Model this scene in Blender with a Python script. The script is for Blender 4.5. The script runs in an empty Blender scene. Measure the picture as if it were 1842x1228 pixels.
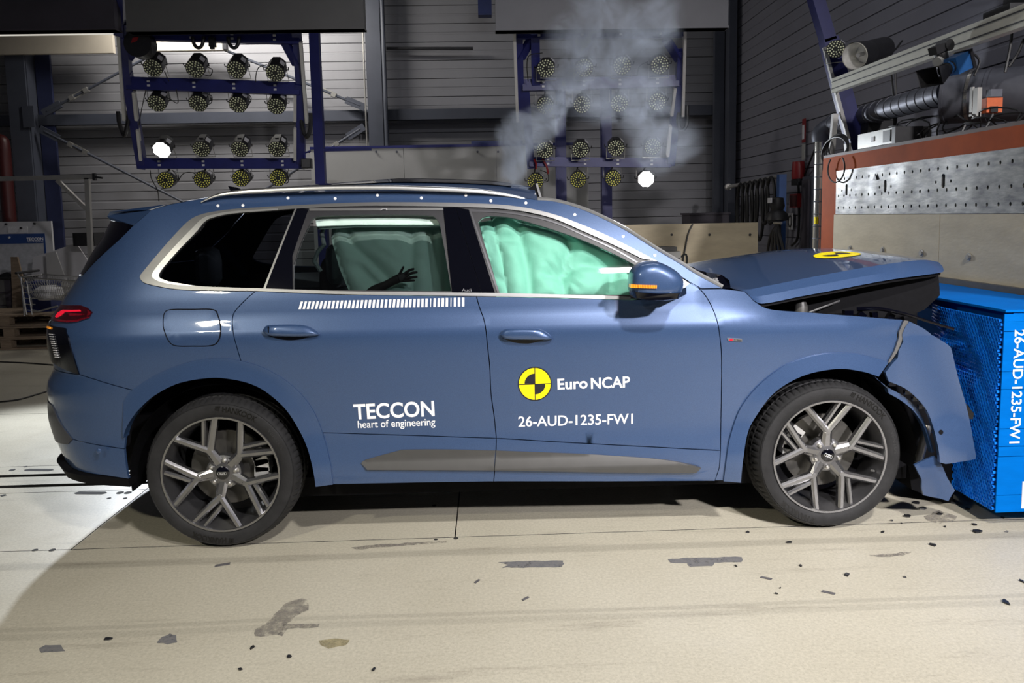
import bpy, bmesh, math, random
import numpy as np
from mathutils import Vector, Matrix, geometry

random.seed(7)
SC = bpy.context.scene
COL = SC.collection

# ------------------------------------------------------------------ camera
CAM = np.array([-0.1758, -4.6062, 1.6204])
YAW, PIT, ROL, FPX, CY = 0.02961, 0.10253, 0.01944, 1359.8, 527.3
_r = np.array([math.cos(YAW), -math.sin(YAW), 0.0])
FWD = np.array([math.sin(YAW) * math.cos(PIT), math.cos(YAW) * math.cos(PIT), -math.sin(PIT)])
_u = np.cross(_r, FWD)
RGT = _r * math.cos(ROL) - _u * math.sin(ROL)
UP = _u * math.cos(ROL) + _r * math.sin(ROL)
cd = bpy.data.cameras.new('camera')
cd.sensor_width = 36
cd.sensor_fit = 'HORIZONTAL'
cd.lens = FPX * 36 / 1842
cd.shift_y = -(614 - CY) / 1842
cd.clip_start = 0.05
cam = bpy.data.objects.new('camera', cd)
COL.objects.link(cam)
cam.matrix_world = Matrix(((RGT[0], UP[0], -FWD[0], CAM[0]), (RGT[1], UP[1], -FWD[1], CAM[1]),
                           (RGT[2], UP[2], -FWD[2], CAM[2]), (0, 0, 0, 1)))
SC.camera = cam

# ------------------------------------------------------------------ world, lights, exposure
SC.view_settings.view_transform = 'Standard'
SC.view_settings.look = 'None'
SC.view_settings.gamma = 1
SC.view_settings.use_curve_mapping = False
SC.view_settings.exposure = 0.0
W = bpy.data.worlds.new('hall_gloom')
SC.world = W
W.use_nodes = True
W.node_tree.nodes['Background'].inputs[0].default_value = (0.62, 0.66, 0.80, 1)
W.node_tree.nodes['Background'].inputs[1].default_value = 0.06


def aim_matrix(loc, target):
    loc = Vector(loc)
    d = (Vector(target) - loc).normalized()
    return Matrix.Translation(loc) @ d.to_track_quat('-Z', 'Y').to_matrix().to_4x4()


def area_light(name, loc, target, power, color, sx, sy, spread=math.pi):
    l = bpy.data.lights.new(name, 'AREA')
    l.shape = 'RECTANGLE'
    l.size, l.size_y = sx, sy
    l.energy = power
    l.color = color
    l.spread = spread
    o = bpy.data.objects.new(name, l)
    COL.objects.link(o)
    o.matrix_world = aim_matrix(loc, target)
    return o


def spot_light(name, loc, target, power, color, cone, blend=0.3, size=0.08):
    l = bpy.data.lights.new(name, 'SPOT')
    l.energy = power
    l.color = color
    l.spot_size = math.radians(cone)
    l.spot_blend = blend
    l.shadow_soft_size = size
    o = bpy.data.objects.new(name, l)
    COL.objects.link(o)
    o.matrix_world = aim_matrix(loc, target)
    return o


# the crash hall's flood lamp banks on the camera's side, high up, and the tubes under the roof
D70 = math.radians(70)
area_light('flood_bank_right', (4.1, -7.6, 4.7), (1.7, -0.9, 0.8), 105, (1.0, 0.96, 0.98), 0.45, 0.22, math.radians(62))
area_light('flood_bank_overhead', (1.5, -5.5, 5.4), (0.9, -1.3, 0.2), 95, (1.0, 0.96, 0.92), 0.42, 0.20, math.radians(86))
area_light('flood_bank_left', (-3.8, -5.9, 4.55), (-1.4, -2.9, 0.0), 36, (1.0, 0.95, 0.78), 0.36, 0.18, math.radians(80))
area_light('roof_tube_left', (-4.2, 6.9, 5.2), (-3.6, 8.5, 3.4), 150, (1.0, 0.96, 0.9), 3.2, 0.2)
area_light('roof_tube_middle', (1.0, 2.0, 6.2), (1.0, 3.5, 0.0), 40, (0.9, 0.93, 1.0), 4.0, 0.3)


# ------------------------------------------------------------------ projection helpers (pixel of the photograph -> a point at a real depth)
def ray(px, py):
    d = FWD * FPX + RGT * (px - 921) + UP * (CY - py)
    return d / np.linalg.norm(d)


def at_y(px, py, y):
    d = ray(px, py)
    return CAM + d * ((y - CAM[1]) / d[1])


def at_x(px, py, x):
    d = ray(px, py)
    return CAM + d * ((x - CAM[0]) / d[0])


def at_z(px, py, z=0.0):
    d = ray(px, py)
    return CAM + d * ((z - CAM[2]) / d[2])


def at_plane(px, py, p0, n):
    d = ray(px, py)
    p0 = np.array(p0, float); n = np.array(n, float)
    return CAM + d * (((p0 - CAM) @ n) / (d @ n))


def project(P):
    d = np.asarray(P, float) - CAM
    w = d @ FWD
    return np.array([921 + FPX * (d @ RGT) / w, CY - FPX * (d @ UP) / w])


def cr(pts, n=6):
    """Catmull-Rom through the points (any dimension)."""
    P = [np.array(p, float) for p in pts]
    if len(P) < 3:
        return P
    Q = [2 * P[0] - P[1]] + P + [2 * P[-1] - P[-2]]
    out = []
    for i in range(1, len(Q) - 2):
        a, b, c, d = Q[i - 1], Q[i], Q[i + 1], Q[i + 2]
        for k in range(n):
            t = k / n
            out.append(0.5 * ((2 * b) + (c - a) * t + (2 * a - 5 * b + 4 * c - d) * t * t + (3 * b - a - 3 * c + d) * t ** 3))
    out.append(P[-1])
    return out


# ------------------------------------------------------------------ materials
def mat(name, color, rough=0.5, metal=0.0, coat=0.0, var=0.0, scale=8.0, bump=0.0, bscale=60.0, emit=None, estr=0.0,
        spec=0.5, color2=None, stretch=None):
    m = bpy.data.materials.new(name)
    m.use_nodes = True
    nt = m.node_tree
    b = nt.nodes['Principled BSDF']
    c = (*color, 1)
    b.inputs['Base Color'].default_value = c
    b.inputs['Roughness'].default_value = rough
    b.inputs['Metallic'].default_value = metal
    b.inputs['Coat Weight'].default_value = coat
    b.inputs['Coat Roughness'].default_value = 0.03
    b.inputs['Specular IOR Level'].default_value = spec
    if emit:
        b.inputs['Emission Color'].default_value = (*emit, 1)
        b.inputs['Emission Strength'].default_value = estr
    tc = nt.nodes.new('ShaderNodeTexCoord')
    src = tc.outputs['Object']
    if stretch:
        mp = nt.nodes.new('ShaderNodeMapping')
        mp.inputs['Scale'].default_value = stretch
        nt.links.new(src, mp.inputs['Vector'])
        src = mp.outputs['Vector']
    if var > 0 or color2:
        n = nt.nodes.new('ShaderNodeTexNoise')
        n.inputs['Scale'].default_value = scale
        n.inputs['Detail'].default_value = 6
        n.inputs['Roughness'].default_value = 0.62
        nt.links.new(src, n.inputs['Vector'])
        r = nt.nodes.new('ShaderNodeValToRGB')
        r.color_ramp.elements[0].position = 0.32
        r.color_ramp.elements[1].position = 0.68
        lo = color2 if color2 else tuple(max(0, x * (1 - var)) for x in color)
        hi = color if color2 else tuple(min(1, x * (1 + var)) for x in color)
        r.color_ramp.elements[0].color = (*lo, 1)
        r.color_ramp.elements[1].color = (*hi, 1)
        nt.links.new(n.outputs['Fac'], r.inputs['Fac'])
        nt.links.new(r.outputs['Color'], b.inputs['Base Color'])
    if bump > 0:
        n2 = nt.nodes.new('ShaderNodeTexNoise')
        n2.inputs['Scale'].default_value = bscale
        n2.inputs['Detail'].default_value = 4
        nt.links.new(src, n2.inputs['Vector'])
        bp = nt.nodes.new('ShaderNodeBump')
        bp.inputs['Strength'].default_value = bump
        bp.inputs['Distance'].default_value = 0.01
        nt.links.new(n2.outputs['Fac'], bp.inputs['Height'])
        nt.links.new(bp.outputs['Normal'], b.inputs['Normal'])
    return m


def glass_mat(name, tint, ior=1.5, refl=1.0):
    """Tinted pane: fresnel mirror over a tinted see-through body."""
    m = bpy.data.materials.new(name)
    m.use_nodes = True
    nt = m.node_tree
    nt.nodes.clear()
    out = nt.nodes.new('ShaderNodeOutputMaterial')
    mx = nt.nodes.new('ShaderNodeMixShader')
    tr = nt.nodes.new('ShaderNodeBsdfTransparent')
    tr.inputs[0].default_value = (*tint, 1)
    gl = nt.nodes.new('ShaderNodeBsdfGlossy')
    gl.inputs['Roughness'].default_value = 0.02
    gl.inputs['Color'].default_value = (refl, refl, refl, 1)
    fr = nt.nodes.new('ShaderNodeFresnel')
    fr.inputs['IOR'].default_value = ior
    nt.links.new(fr.outputs[0], mx.inputs[0])
    nt.links.new(tr.outputs[0], mx.inputs[1])
    nt.links.new(gl.outputs[0], mx.inputs[2])
    nt.links.new(mx.outputs[0], out.inputs['Surface'])
    return m


def paint_mat(name, color, flake):
    m = mat(name, color, rough=0.36, metal=0.30, coat=1.0)
    nt = m.node_tree
    b = nt.nodes['Principled BSDF']
    tc = nt.nodes['Texture Coordinate']
    v = nt.nodes.new('ShaderNodeTexVoronoi')
    v.inputs['Scale'].default_value = 900
    nt.links.new(tc.outputs['Object'], v.inputs['Vector'])
    mx = nt.nodes.new('ShaderNodeMix')
    mx.data_type = 'RGBA'
    mx.inputs['A'].default_value = (*color, 1)
    mx.inputs['B'].default_value = (*flake, 1)
    sp = nt.nodes.new('ShaderNodeSeparateColor')
    nt.links.new(v.outputs['Color'], sp.inputs[0])
    nt.links.new(sp.outputs[0], mx.inputs['Factor'])
    nt.links.new(mx.outputs['Result'], b.inputs['Base Color'])
    return m


M = {}
M['paint'] = paint_mat('metallic_blue_paint', (0.031, 0.063, 0.148), (0.047, 0.094, 0.210))
M['black_gloss'] = mat('gloss_black_trim', (0.0015, 0.0016, 0.004), 0.08, 0, 0.6)
M['black_matte'] = mat('matt_black_plastic', (0.0035, 0.0035, 0.0045), 0.7, spec=0.12, var=0.2, scale=40)
M['rubber_seal'] = mat('rubber_seal', (0.02, 0.02, 0.024), 0.45, var=0.15, scale=30)
M['satin_chrome'] = mat('satin_aluminium_trim', (0.30, 0.30, 0.305), 0.42, 0.95, var=0.04, scale=20)
M['bright_chrome'] = mat('bright_rail_aluminium', (0.88, 0.88, 0.88), 0.34, 1.0, var=0.03, scale=20)
M['rocker_grey'] = mat('satin_grey_rocker_trim', (0.075, 0.074, 0.072), 0.45, 0.4, var=0.05, scale=12)
M['decal_white'] = mat('white_vinyl', (0.86, 0.86, 0.86), 0.4, var=0.02, scale=30)
M['decal_yellow'] = mat('yellow_vinyl', (0.90, 0.75, 0.0), 0.4, var=0.03, scale=30)
M['decal_black'] = mat('black_vinyl', (0.012, 0.012, 0.018), 0.4, var=0.1, scale=30)
M['tail_red'] = mat('red_lamp_lens', (0.16, 0.004, 0.012), 0.08, 0, 1.0, var=0.5, scale=18)
M['tail_glow'] = mat('lit_red_light_bar', (0.6, 0.01, 0.03), 0.2, emit=(1.0, 0.01, 0.04), estr=0.45)
M['tail_dark'] = mat('dark_red_lamp_core', (0.035, 0.002, 0.005), 0.15, 0, 1.0, var=0.4, scale=30)
M['amber'] = mat('amber_lens', (0.75, 0.26, 0.02), 0.2, 0, 0.6, emit=(1.0, 0.35, 0.02), estr=0.35)
M['glass_clear'] = glass_mat('side_window_glass', (0.80, 0.92, 0.88))
M['glass_tint'] = glass_mat('privacy_glass', (0.23, 0.27, 0.27))
M['glass_dark'] = glass_mat('dark_privacy_glass', (0.055, 0.06, 0.075), 1.45, 0.15)
M['glass_shield'] = glass_mat('windscreen_glass', (0.45, 0.52, 0.55))
M['airbag'] = mat('mint_airbag_cloth', (0.31, 0.60, 0.50), 0.72, var=0.05, scale=9, bump=0.15, bscale=35)
M['airbag_pale'] = mat('pale_airbag_cloth', (0.62, 0.80, 0.72), 0.72, var=0.05, scale=9, bump=0.15, bscale=35)
M['seat'] = mat('dark_seat_cloth', (0.045, 0.05, 0.055), 0.8, var=0.2, scale=25)
M['seat_pale'] = mat('pale_seat_leather', (0.30, 0.33, 0.33), 0.6, var=0.08, scale=25)
M['dummy'] = mat('dark_dummy_vinyl', (0.030, 0.018, 0.016), 0.6, var=0.2, scale=20)
M['tyre'] = mat('tyre_rubber', (0.017, 0.017, 0.018), 0.66, spec=0.3, var=0.25, scale=14, bump=0.1, bscale=120)
M['tyre_text'] = mat('black_tyre_lettering', (0.001, 0.001, 0.001), 0.35, var=0.1)
M['rim'] = mat('machined_grey_alloy', (0.30, 0.30, 0.31), 0.27, 0.95, var=0.05, scale=15)
M['rim_dark'] = mat('dark_alloy_barrel', (0.20, 0.20, 0.21), 0.34, 0.9, var=0.08, scale=15)
M['disc'] = mat('brake_disc_iron', (0.12, 0.115, 0.105), 0.45, 0.7, var=0.2, scale=10)
M['caliper'] = mat('silver_caliper', (0.55, 0.55, 0.54), 0.4, 0.6, var=0.1, scale=20)
M['bolt'] = mat('bolt_steel', (0.55, 0.54, 0.52), 0.3, 0.9, var=0.1, scale=60)
M['steel_plate'] = None
M['orange'] = mat('orange_barrier_paint', (0.46, 0.095, 0.025), 0.75, spec=0.15, color2=(0.36, 0.075, 0.022), scale=5)
M['plywood'] = mat('pale_plywood', (0.66, 0.57, 0.40), 0.7, color2=(0.53, 0.45, 0.31), scale=3.0, stretch=(1, 1, 3), bump=0.1, bscale=20)
M['strip_black'] = mat('black_rubber_strip', (0.055, 0.055, 0.058), 0.5, var=0.2, scale=12)
M['blue_wrap'] = mat('blue_barrier_wrap', (0.0, 0.115, 0.44), 0.6, spec=0.03, var=0.10, scale=4, bump=0.12, bscale=9, stretch=(1, 1, 4))
M['blue_comb'] = mat('blue_honeycomb', (0.004, 0.20, 0.85), 0.4, 0.0, var=0.15, scale=5)
M['frame_blue'] = mat('dark_blue_frame_paint', (0.014, 0.018, 0.125), 0.45, var=0.15, scale=6)
M['white_pole'] = mat('white_guide_bar', (0.55, 0.54, 0.52), 0.5, var=0.06, scale=10)
M['alu'] = mat('aluminium_profile', (0.52, 0.51, 0.48), 0.35, 0.75, var=0.06, scale=10)
M['alu_cream'] = mat('cream_aluminium_rail', (0.66, 0.65, 0.57), 0.42, 0.25, var=0.06, scale=10)
M['galv'] = mat('galvanised_duct', (0.13, 0.135, 0.16), 0.5, 0.5, var=0.15, scale=6)
M['galv_bright'] = mat('bright_spiral_pipe', (0.60, 0.58, 0.53), 0.25, 0.9, var=0.1, scale=6)
M['lamp_black'] = mat('black_lamp_housing', (0.014, 0.014, 0.016), 0.42, var=0.2, scale=30)
M['lamp_face'] = mat('dark_lamp_face', (0.008, 0.009, 0.008), 0.5, var=0.2, scale=50)
M['led'] = mat('led_lens', (0.80, 0.82, 0.55), 0.2, var=0.1, scale=40)
M['led_yellow'] = mat('yellow_led_lens', (0.85, 0.82, 0.16), 0.2, var=0.1, scale=40)
M['lamp_on'] = mat('lit_lamp_face', (1, 1, 1), 0.5, emit=(1.0, 0.98, 0.93), estr=60)
M['sticker'] = mat('white_sticker', (0.6, 0.6, 0.62), 0.5, var=0.1, scale=50)
M['cable'] = mat('black_cable', (0.010, 0.010, 0.011), 0.5, var=0.2)
M['siding'] = mat('grey_metal_siding', (0.245, 0.245, 0.262), 0.5, 0.1, var=0.08, scale=1.2)
M['siding_blue'] = mat('dim_metal_siding', (0.215, 0.215, 0.255), 0.5, 0.1, var=0.08, scale=1.2)
M['steel_paint'] = mat('grey_blue_steel_paint', (0.062, 0.069, 0.092), 0.5, var=0.10, scale=3)
M['white_panel'] = mat('pale_partition', (0.36, 0.36, 0.355), 0.6, var=0.04, scale=2)
M['beam_dark'] = mat('dark_box_beam', (0.055, 0.048, 0.062), 0.6, var=0.1, scale=3)
M['beam_grey'] = mat('grey_box_beam', (0.11, 0.108, 0.106), 0.6, var=0.06, scale=3)
M['beam_pale'] = mat('pale_box_beam', (0.13, 0.13, 0.14), 0.6, var=0.06, scale=3)
M['cream'] = mat('cream_panel', (0.50, 0.45, 0.37), 0.6, var=0.05, scale=3)
M['tube'] = mat('lit_tube_diffuser', (0.8, 0.8, 0.76), 0.5, emit=(1, 0.96, 0.86), estr=0.55)
M['red'] = mat('red_paint', (0.20, 0.010, 0.012), 0.4, var=0.1, scale=8)
M['red_dark'] = mat('dark_red_pipe', (0.055, 0.008, 0.008), 0.45, var=0.1, scale=8)
M['wood'] = mat('pallet_wood', (0.23, 0.175, 0.12), 0.8, color2=(0.15, 0.11, 0.075), scale=9, stretch=(1, 6, 6))
M['paper'] = mat('white_board_paper', (0.50, 0.50, 0.52), 0.6, var=0.04, scale=5)
M['poster_blue'] = mat('blue_poster_band', (0.02, 0.055, 0.20), 0.5, var=0.05, scale=5)
M['crate_blue'] = mat('blue_crate', (0.016, 0.028, 0.12), 0.5, var=0.1, scale=6)
M['wire'] = mat('cart_wire', (0.42, 0.42, 0.42), 0.3, 0.85, var=0.05)
M['instr_blue'] = mat('blue_camera_body', (0.015, 0.075, 0.22), 0.4, var=0.1, scale=20)
M['box_grey'] = mat('grey_control_box', (0.42, 0.42, 0.40), 0.4, 0.3, var=0.06, scale=15)
M['reflector'] = mat('lamp_reflector', (0.85, 0.84, 0.80), 0.3, 0.5, var=0.15, scale=12)
M['actuator'] = mat('orange_actuator', (0.62, 0.13, 0.04), 0.5, var=0.1, scale=20)
M['debris'] = mat('black_plastic_debris', (0.012, 0.012, 0.014), 0.45, var=0.2, scale=40)
M['debris_grey'] = mat('grey_tape_scrap', (0.10, 0.095, 0.10), 0.6, var=0.2, scale=40)
M['grime'] = mat('grey_floor_grime', (0.115, 0.115, 0.125), 0.75, color2=(0.17, 0.165, 0.16), scale=45)
M['grime_soft'] = mat('soft_floor_grime', (0.30, 0.275, 0.235), 0.75, color2=(0.19, 0.175, 0.16), scale=38)
M['patch_tan'] = mat('tan_floor_patch', (0.31, 0.27, 0.16), 0.7, var=0.1, scale=30)
def worn(m, lo, hi, scale):
    nt = m.node_tree
    b = nt.nodes['Principled BSDF']
    n = nt.nodes.new('ShaderNodeTexNoise')
    n.inputs['Scale'].default_value = scale
    n.inputs['Detail'].default_value = 9
    n.inputs['Roughness'].default_value = 0.75
    nt.links.new(nt.nodes['Texture Coordinate'].outputs['Object'], n.inputs['Vector'])
    mr = nt.nodes.new('ShaderNodeMapRange')
    mr.inputs['From Min'].default_value = lo
    mr.inputs['From Max'].default_value = hi
    nt.links.new(n.outputs['Fac'], mr.inputs['Value'])
    nt.links.new(mr.outputs[0], b.inputs['Alpha'])


worn(M['grime'], 0.30, 0.46, 22)
worn(M['grime_soft'], 0.40, 0.75, 14)
worn(M['patch_tan'], 0.30, 0.60, 20)
M['floor_gap'] = mat('dark_floor_gap', (0.02, 0.02, 0.02), 0.9, var=0.2)


def concrete():
    m = bpy.data.materials.new('sealed_concrete')
    m.use_nodes = True
    nt = m.node_tree
    N, L = nt.nodes, nt.links
    b = N['Principled BSDF']
    tc = N.new('ShaderNodeTexCoord')

    def noise(scale, detail=6, rough=0.6, st=None):
        n = N.new('ShaderNodeTexNoise')
        n.inputs['Scale'].default_value = scale
        n.inputs['Detail'].default_value = detail
        n.inputs['Roughness'].default_value = rough
        if st:
            mp = N.new('ShaderNodeMapping')
            mp.inputs['Scale'].default_value = st
            L.new(tc.outputs['Object'], mp.inputs['Vector'])
            L.new(mp.outputs['Vector'], n.inputs['Vector'])
        else:
            L.new(tc.outputs['Object'], n.inputs['Vector'])
        return n.outputs['Fac']

    def ramp(fac, p0, c0, p1, c1):
        r = N.new('ShaderNodeValToRGB')
        r.color_ramp.elements[0].position = p0
        r.color_ramp.elements[1].position = p1
        r.color_ramp.elements[0].color = (*c0, 1)
        r.color_ramp.elements[1].color = (*c1, 1)
        L.new(fac, r.inputs['Fac'])
        return r.outputs['Color']

    def mix(a, bb, fac, mode='MULTIPLY'):
        x = N.new('ShaderNodeMix')
        x.data_type = 'RGBA'
        x.blend_type = mode
        if isinstance(fac, float):
            x.inputs['Factor'].default_value = fac
        else:
            L.new(fac, x.inputs['Factor'])
        L.new(a, x.inputs['A'])
        L.new(bb, x.inputs['B'])
        return x.outputs['Result']

    base = ramp(noise(0.7, 5), 0.3, (0.47, 0.435, 0.345), 0.7, (0.56, 0.525, 0.43))
    fine = ramp(noise(75, 6, 0.75), 0.33, (0.74, 0.74, 0.73), 0.62, (1, 1, 1))
    c = mix(base, fine, 1.0)
    specks = ramp(noise(190, 3, 0.6), 0.29, (0.25, 0.24, 0.23), 0.34, (1, 1, 1))
    c = mix(c, specks, 0.8)
    scuff = ramp(noise(2.2, 11, 0.78, (0.35, 3.2, 1)), 0.30, (0.55, 0.53, 0.52), 0.44, (1, 1, 1))
    c = mix(c, scuff, 0.8)
    # two tyre-swept tracks along the run-up (fixed to the floor)
    sep = N.new('ShaderNodeSeparateXYZ')
    L.new(tc.outputs['Object'], sep.inputs[0])
    wob = noise(1.3, 3, 0.5, (0.5, 1, 1))

    def band(y0, w, dark):
        a = N.new('ShaderNodeMath'); a.operation = 'MULTIPLY_ADD'
        L.new(wob, a.inputs[0]); a.inputs[1].default_value = 0.06; a.inputs[2].default_value = -0.03 - y0
        s = N.new('ShaderNodeMath'); s.operation = 'ADD'
        L.new(sep.outputs['Y'], s.inputs[0]); L.new(a.outputs[0], s.inputs[1])
        ab = N.new('ShaderNodeMath'); ab.operation = 'ABSOLUTE'
        L.new(s.outputs[0], ab.inputs[0])
        mr = N.new('ShaderNodeMapRange')
        mr.inputs['From Min'].default_value = w * 0.5
        mr.inputs['From Max'].default_value = w
        mr.inputs['To Min'].default_value = dark
        mr.inputs['To Max'].default_value = 1.0
        L.new(ab.outputs[0], mr.inputs['Value'])
        cmb = N.new('ShaderNodeCombineColor')
        for i in range(3):
            L.new(mr.outputs[0], cmb.inputs[i])
        return cmb.outputs[0]

    c = mix(c, band(-1.085, 0.045, 0.80), 1.0)
    c = mix(c, band(-1.655, 0.020, 0.85), 1.0)
    c = mix(c, band(-1.71, 0.030, 0.88), 1.0)
    L.new(c, b.inputs['Base Color'])
    r = N.new('ShaderNodeMapRange')
    L.new(noise(5, 6), r.inputs['Value'])
    r.inputs['To Min'].default_value = 0.32
    r.inputs['To Max'].default_value = 0.60
    L.new(r.outputs[0], b.inputs['Roughness'])
    bp = N.new('ShaderNodeBump')
    bp.inputs['Strength'].default_value = 0.12
    bp.inputs['Distance'].default_value = 0.004
    L.new(noise(180, 4, 0.7), bp.inputs['Height'])
    L.new(bp.outputs['Normal'], b.inputs['Normal'])
    return m


def steel_plate_mat():
    m = mat('scuffed_steel_plate', (0.30, 0.30, 0.28), 0.45, 0.55, color2=(0.11, 0.11, 0.12), scale=9, stretch=(1, 0.8, 3.2), bump=0.1, bscale=30)
    nt = m.node_tree
    n = nt.nodes.new('ShaderNodeTexNoise')
    n.inputs['Scale'].default_value = 4
    n.inputs['Detail'].default_value = 8
    mr = nt.nodes.new('ShaderNodeMapRange')
    mr.inputs['To Min'].default_value = 0.30
    mr.inputs['To Max'].default_value = 0.75
    nt.links.new(nt.nodes['Texture Coordinate'].outputs['Object'], n.inputs['Vector'])
    nt.links.new(n.outputs['Fac'], mr.inputs['Value'])
    nt.links.new(mr.outputs[0], nt.nodes['Principled BSDF'].inputs['Roughness'])
    return m


M['concrete'] = concrete()
M['steel_plate'] = steel_plate_mat()


# ------------------------------------------------------------------ object helpers
def link(o, parent=None):
    COL.objects.link(o)
    if parent is not None:
        o.parent = parent
        t = parent
        mw = Matrix.Identity(4)
        while t is not None:
            mw = (t.matrix_parent_inverse @ t.matrix_basis if t.parent else t.matrix_basis) @ mw
            t = t.parent
        o.matrix_parent_inverse = mw.inverted()
    return o


def tag(o, label=None, cat=None, group=None, kind=None):
    if label: o['label'] = label
    if cat: o['category'] = cat
    if group: o['group'] = group
    if kind: o['kind'] = kind
    return o


def thing(name, loc, label=None, cat=None, group=None):
    o = bpy.data.objects.new(name, None)
    o.empty_display_size = 0.1
    COL.objects.link(o)
    o.location = Vector(loc)
    return tag(o, label, cat, group)


def mesh_obj(name, verts, faces, m, parent=None, smooth=False, normals=None, sharp=None):
    me = bpy.data.meshes.new(name)
    me.from_pydata([tuple(map(float, v)) for v in verts], [], [tuple(f) for f in faces])
    if isinstance(m, (list, tuple)):
        for k in m: me.materials.append(k)
    else:
        me.materials.append(m)
    me.update()
    if smooth:
        me.polygons.foreach_set('use_smooth', [True] * len(me.polygons))
        if sharp:
            me.set_sharp_from_angle(angle=math.radians(sharp))
    if normals is not None:
        me.polygons.foreach_set('use_smooth', [True] * len(me.polygons))
        me.normals_split_custom_set_from_vertices([tuple(map(float, n)) for n in normals])
    return link(bpy.data.objects.new(name, me), parent)


class MB:
    """collects shapes into one mesh"""
    def __init__(s):
        s.v = []; s.f = []

    def add(s, v, f):
        o = len(s.v)
        s.v += [np.asarray(x, float) for x in v]
        s.f += [tuple(i + o for i in q) for q in f]
        return s

    def box(s, c, size, R=None):
        c = np.array(c, float); h = np.array(size, float) / 2
        vs = []
        for dx in (-1, 1):
            for dy in (-1, 1):
                for dz in (-1, 1):
                    p = np.array([dx, dy, dz]) * h
                    if R is not None: p = R @ p
                    vs.append(c + p)
        return s.add(vs, [(0, 1, 3, 2), (4, 6, 7, 5), (0, 4, 5, 1), (2, 3, 7, 6), (0, 2, 6, 4), (1, 5, 7, 3)])

    def bar(s, p0, p1, w, h, up=(0, 0, 1)):
        p0 = np.array(p0, float); p1 = np.array(p1, float)
        d = p1 - p0; L = np.linalg.norm(d); d /= L
        a = np.cross(d, up); 
        if np.linalg.norm(a) < 1e-6: a = np.cross(d, (1, 0, 0))
        a /= np.linalg.norm(a); b = np.cross(a, d)
        return s.box((p0 + p1) / 2, (L, w, h), np.array([d, a, b]).T)

    def cyl(s, p0, p1, r0, r1=None, n=16, cap=True):
        r1 = r0 if r1 is None else r1
        p0 = np.array(p0, float); p1 = np.array(p1, float)
        d = (p1 - p0) / np.linalg.norm(p1 - p0)
        a = np.cross(d, (0, 0, 1))
        if np.linalg.norm(a) < 1e-6: a = np.array([1.0, 0, 0])
        a /= np.linalg.norm(a); b = np.cross(d, a)
        vs = []
        for k in range(n):
            t = 2 * math.pi * (k + 0.5) / n
            o = a * math.cos(t) + b * math.sin(t)
            vs += [p0 + o * r0, p1 + o * r1]
        fs = [(2 * k, 2 * k + 1, (2 * k + 3) % (2 * n), (2 * k + 2) % (2 * n)) for k in range(n)]
        if cap:
            fs += [tuple(2 * k for k in range(n)), tuple(2 * k + 1 for k in reversed(range(n)))]
        return s.add(vs, fs)

    def tube(s, pts, r, n=8):
        P = [np.array(p, float) for p in pts]
        vs = []; fs = []
        ref = None
        for i, p in enumerate(P):
            d = P[min(i + 1, len(P) - 1)] - P[max(i - 1, 0)]
            d /= (np.linalg.norm(d) + 1e-12)
            if ref is None:
                ref = np.cross(d, (0.13, 0.31, 0.94)); 
            a = ref - d * (ref @ d); a /= (np.linalg.norm(a) + 1e-12); ref = a
            b = np.cross(d, a)
            rr = r[i] if hasattr(r, '__len__') else r
            for k in range(n):
                t = 2 * math.pi * k / n
                vs.append(p + (a * math.cos(t) + b * math.sin(t)) * rr)
        for i in range(len(P) - 1):
            for k in range(n):
                fs.append((i * n + k, i * n + (k + 1) % n, (i + 1) * n + (k + 1) % n, (i + 1) * n + k))
        fs += [tuple(reversed(range(n))), tuple((len(P) - 1) * n + k for k in range(n))]
        return s.add(vs, fs)

    def prism(s, poly, vec):
        P = [np.array(p, float) for p in poly]; v = np.array(vec, float); n = len(P)
        return s.add(P + [p + v for p in P], [tuple(range(n)), tuple(reversed(range(n, 2 * n)))] +
                     [(k, n + k, n + (k + 1) % n, (k + 1) % n) for k in range(n)])

    def lathe(s, prof, c, axis=1, n=48, rmod=None, close=False):
        """prof: list of (radius, along). axis 1 = y, 2 = z, 0 = x"""
        c = np.array(c, float); m = len(prof); vs = []; fs = []
        for k in range(n):
            t = 2 * math.pi * k / n
            for j, (r, a) in enumerate(prof):
                if rmod: r = rmod(j, k, r)
                if axis == 1: p = (r * math.cos(t), a, r * math.sin(t))
                elif axis == 2: p = (r * math.cos(t), r * math.sin(t), a)
                else: p = (a, r * math.cos(t), r * math.sin(t))
                vs.append(c + np.array(p))
        for k in range(n):
            k2 = (k + 1) % n
            for j in range(m - 1 if not close else m):
                j2 = (j + 1) % m
                fs.append((k * m + j, k * m + j2, k2 * m + j2, k2 * m + j))
        return s.add(vs, fs)

    def loft(s, rows, closed=False):
        m = len(rows[0]); vs = [p for r in rows for p in r]; fs = []
        for i in range(len(rows) - 1):
            for j in range(m if closed else m - 1):
                j2 = (j + 1) % m
                fs.append((i * m + j, i * m + j2, (i + 1) * m + j2, (i + 1) * m + j))
        return s.add(vs, fs)

    def build(s, name, m, parent=None, smooth=False, sharp=None, fixn=True):
        o = mesh_obj(name, s.v, s.f, m, parent)
        if fixn:
            bm = bmesh.new(); bm.from_mesh(o.data)
            bmesh.ops.recalc_face_normals(bm, faces=bm.faces)
            bm.to_mesh(o.data); bm.free()
        if smooth:
            o.data.polygons.foreach_set('use_smooth', [True] * len(o.data.polygons))
            o.data.set_sharp_from_angle(angle=math.radians(sharp or 40))
        return o


def copy_tree(o, parent=None):
    c = o.copy()
    COL.objects.link(c)
    c.parent = parent
    for ch in [x for x in bpy.data.objects if x.parent == o and x.name in COL.objects]:
        copy_tree(ch, c)
    return c


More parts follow.
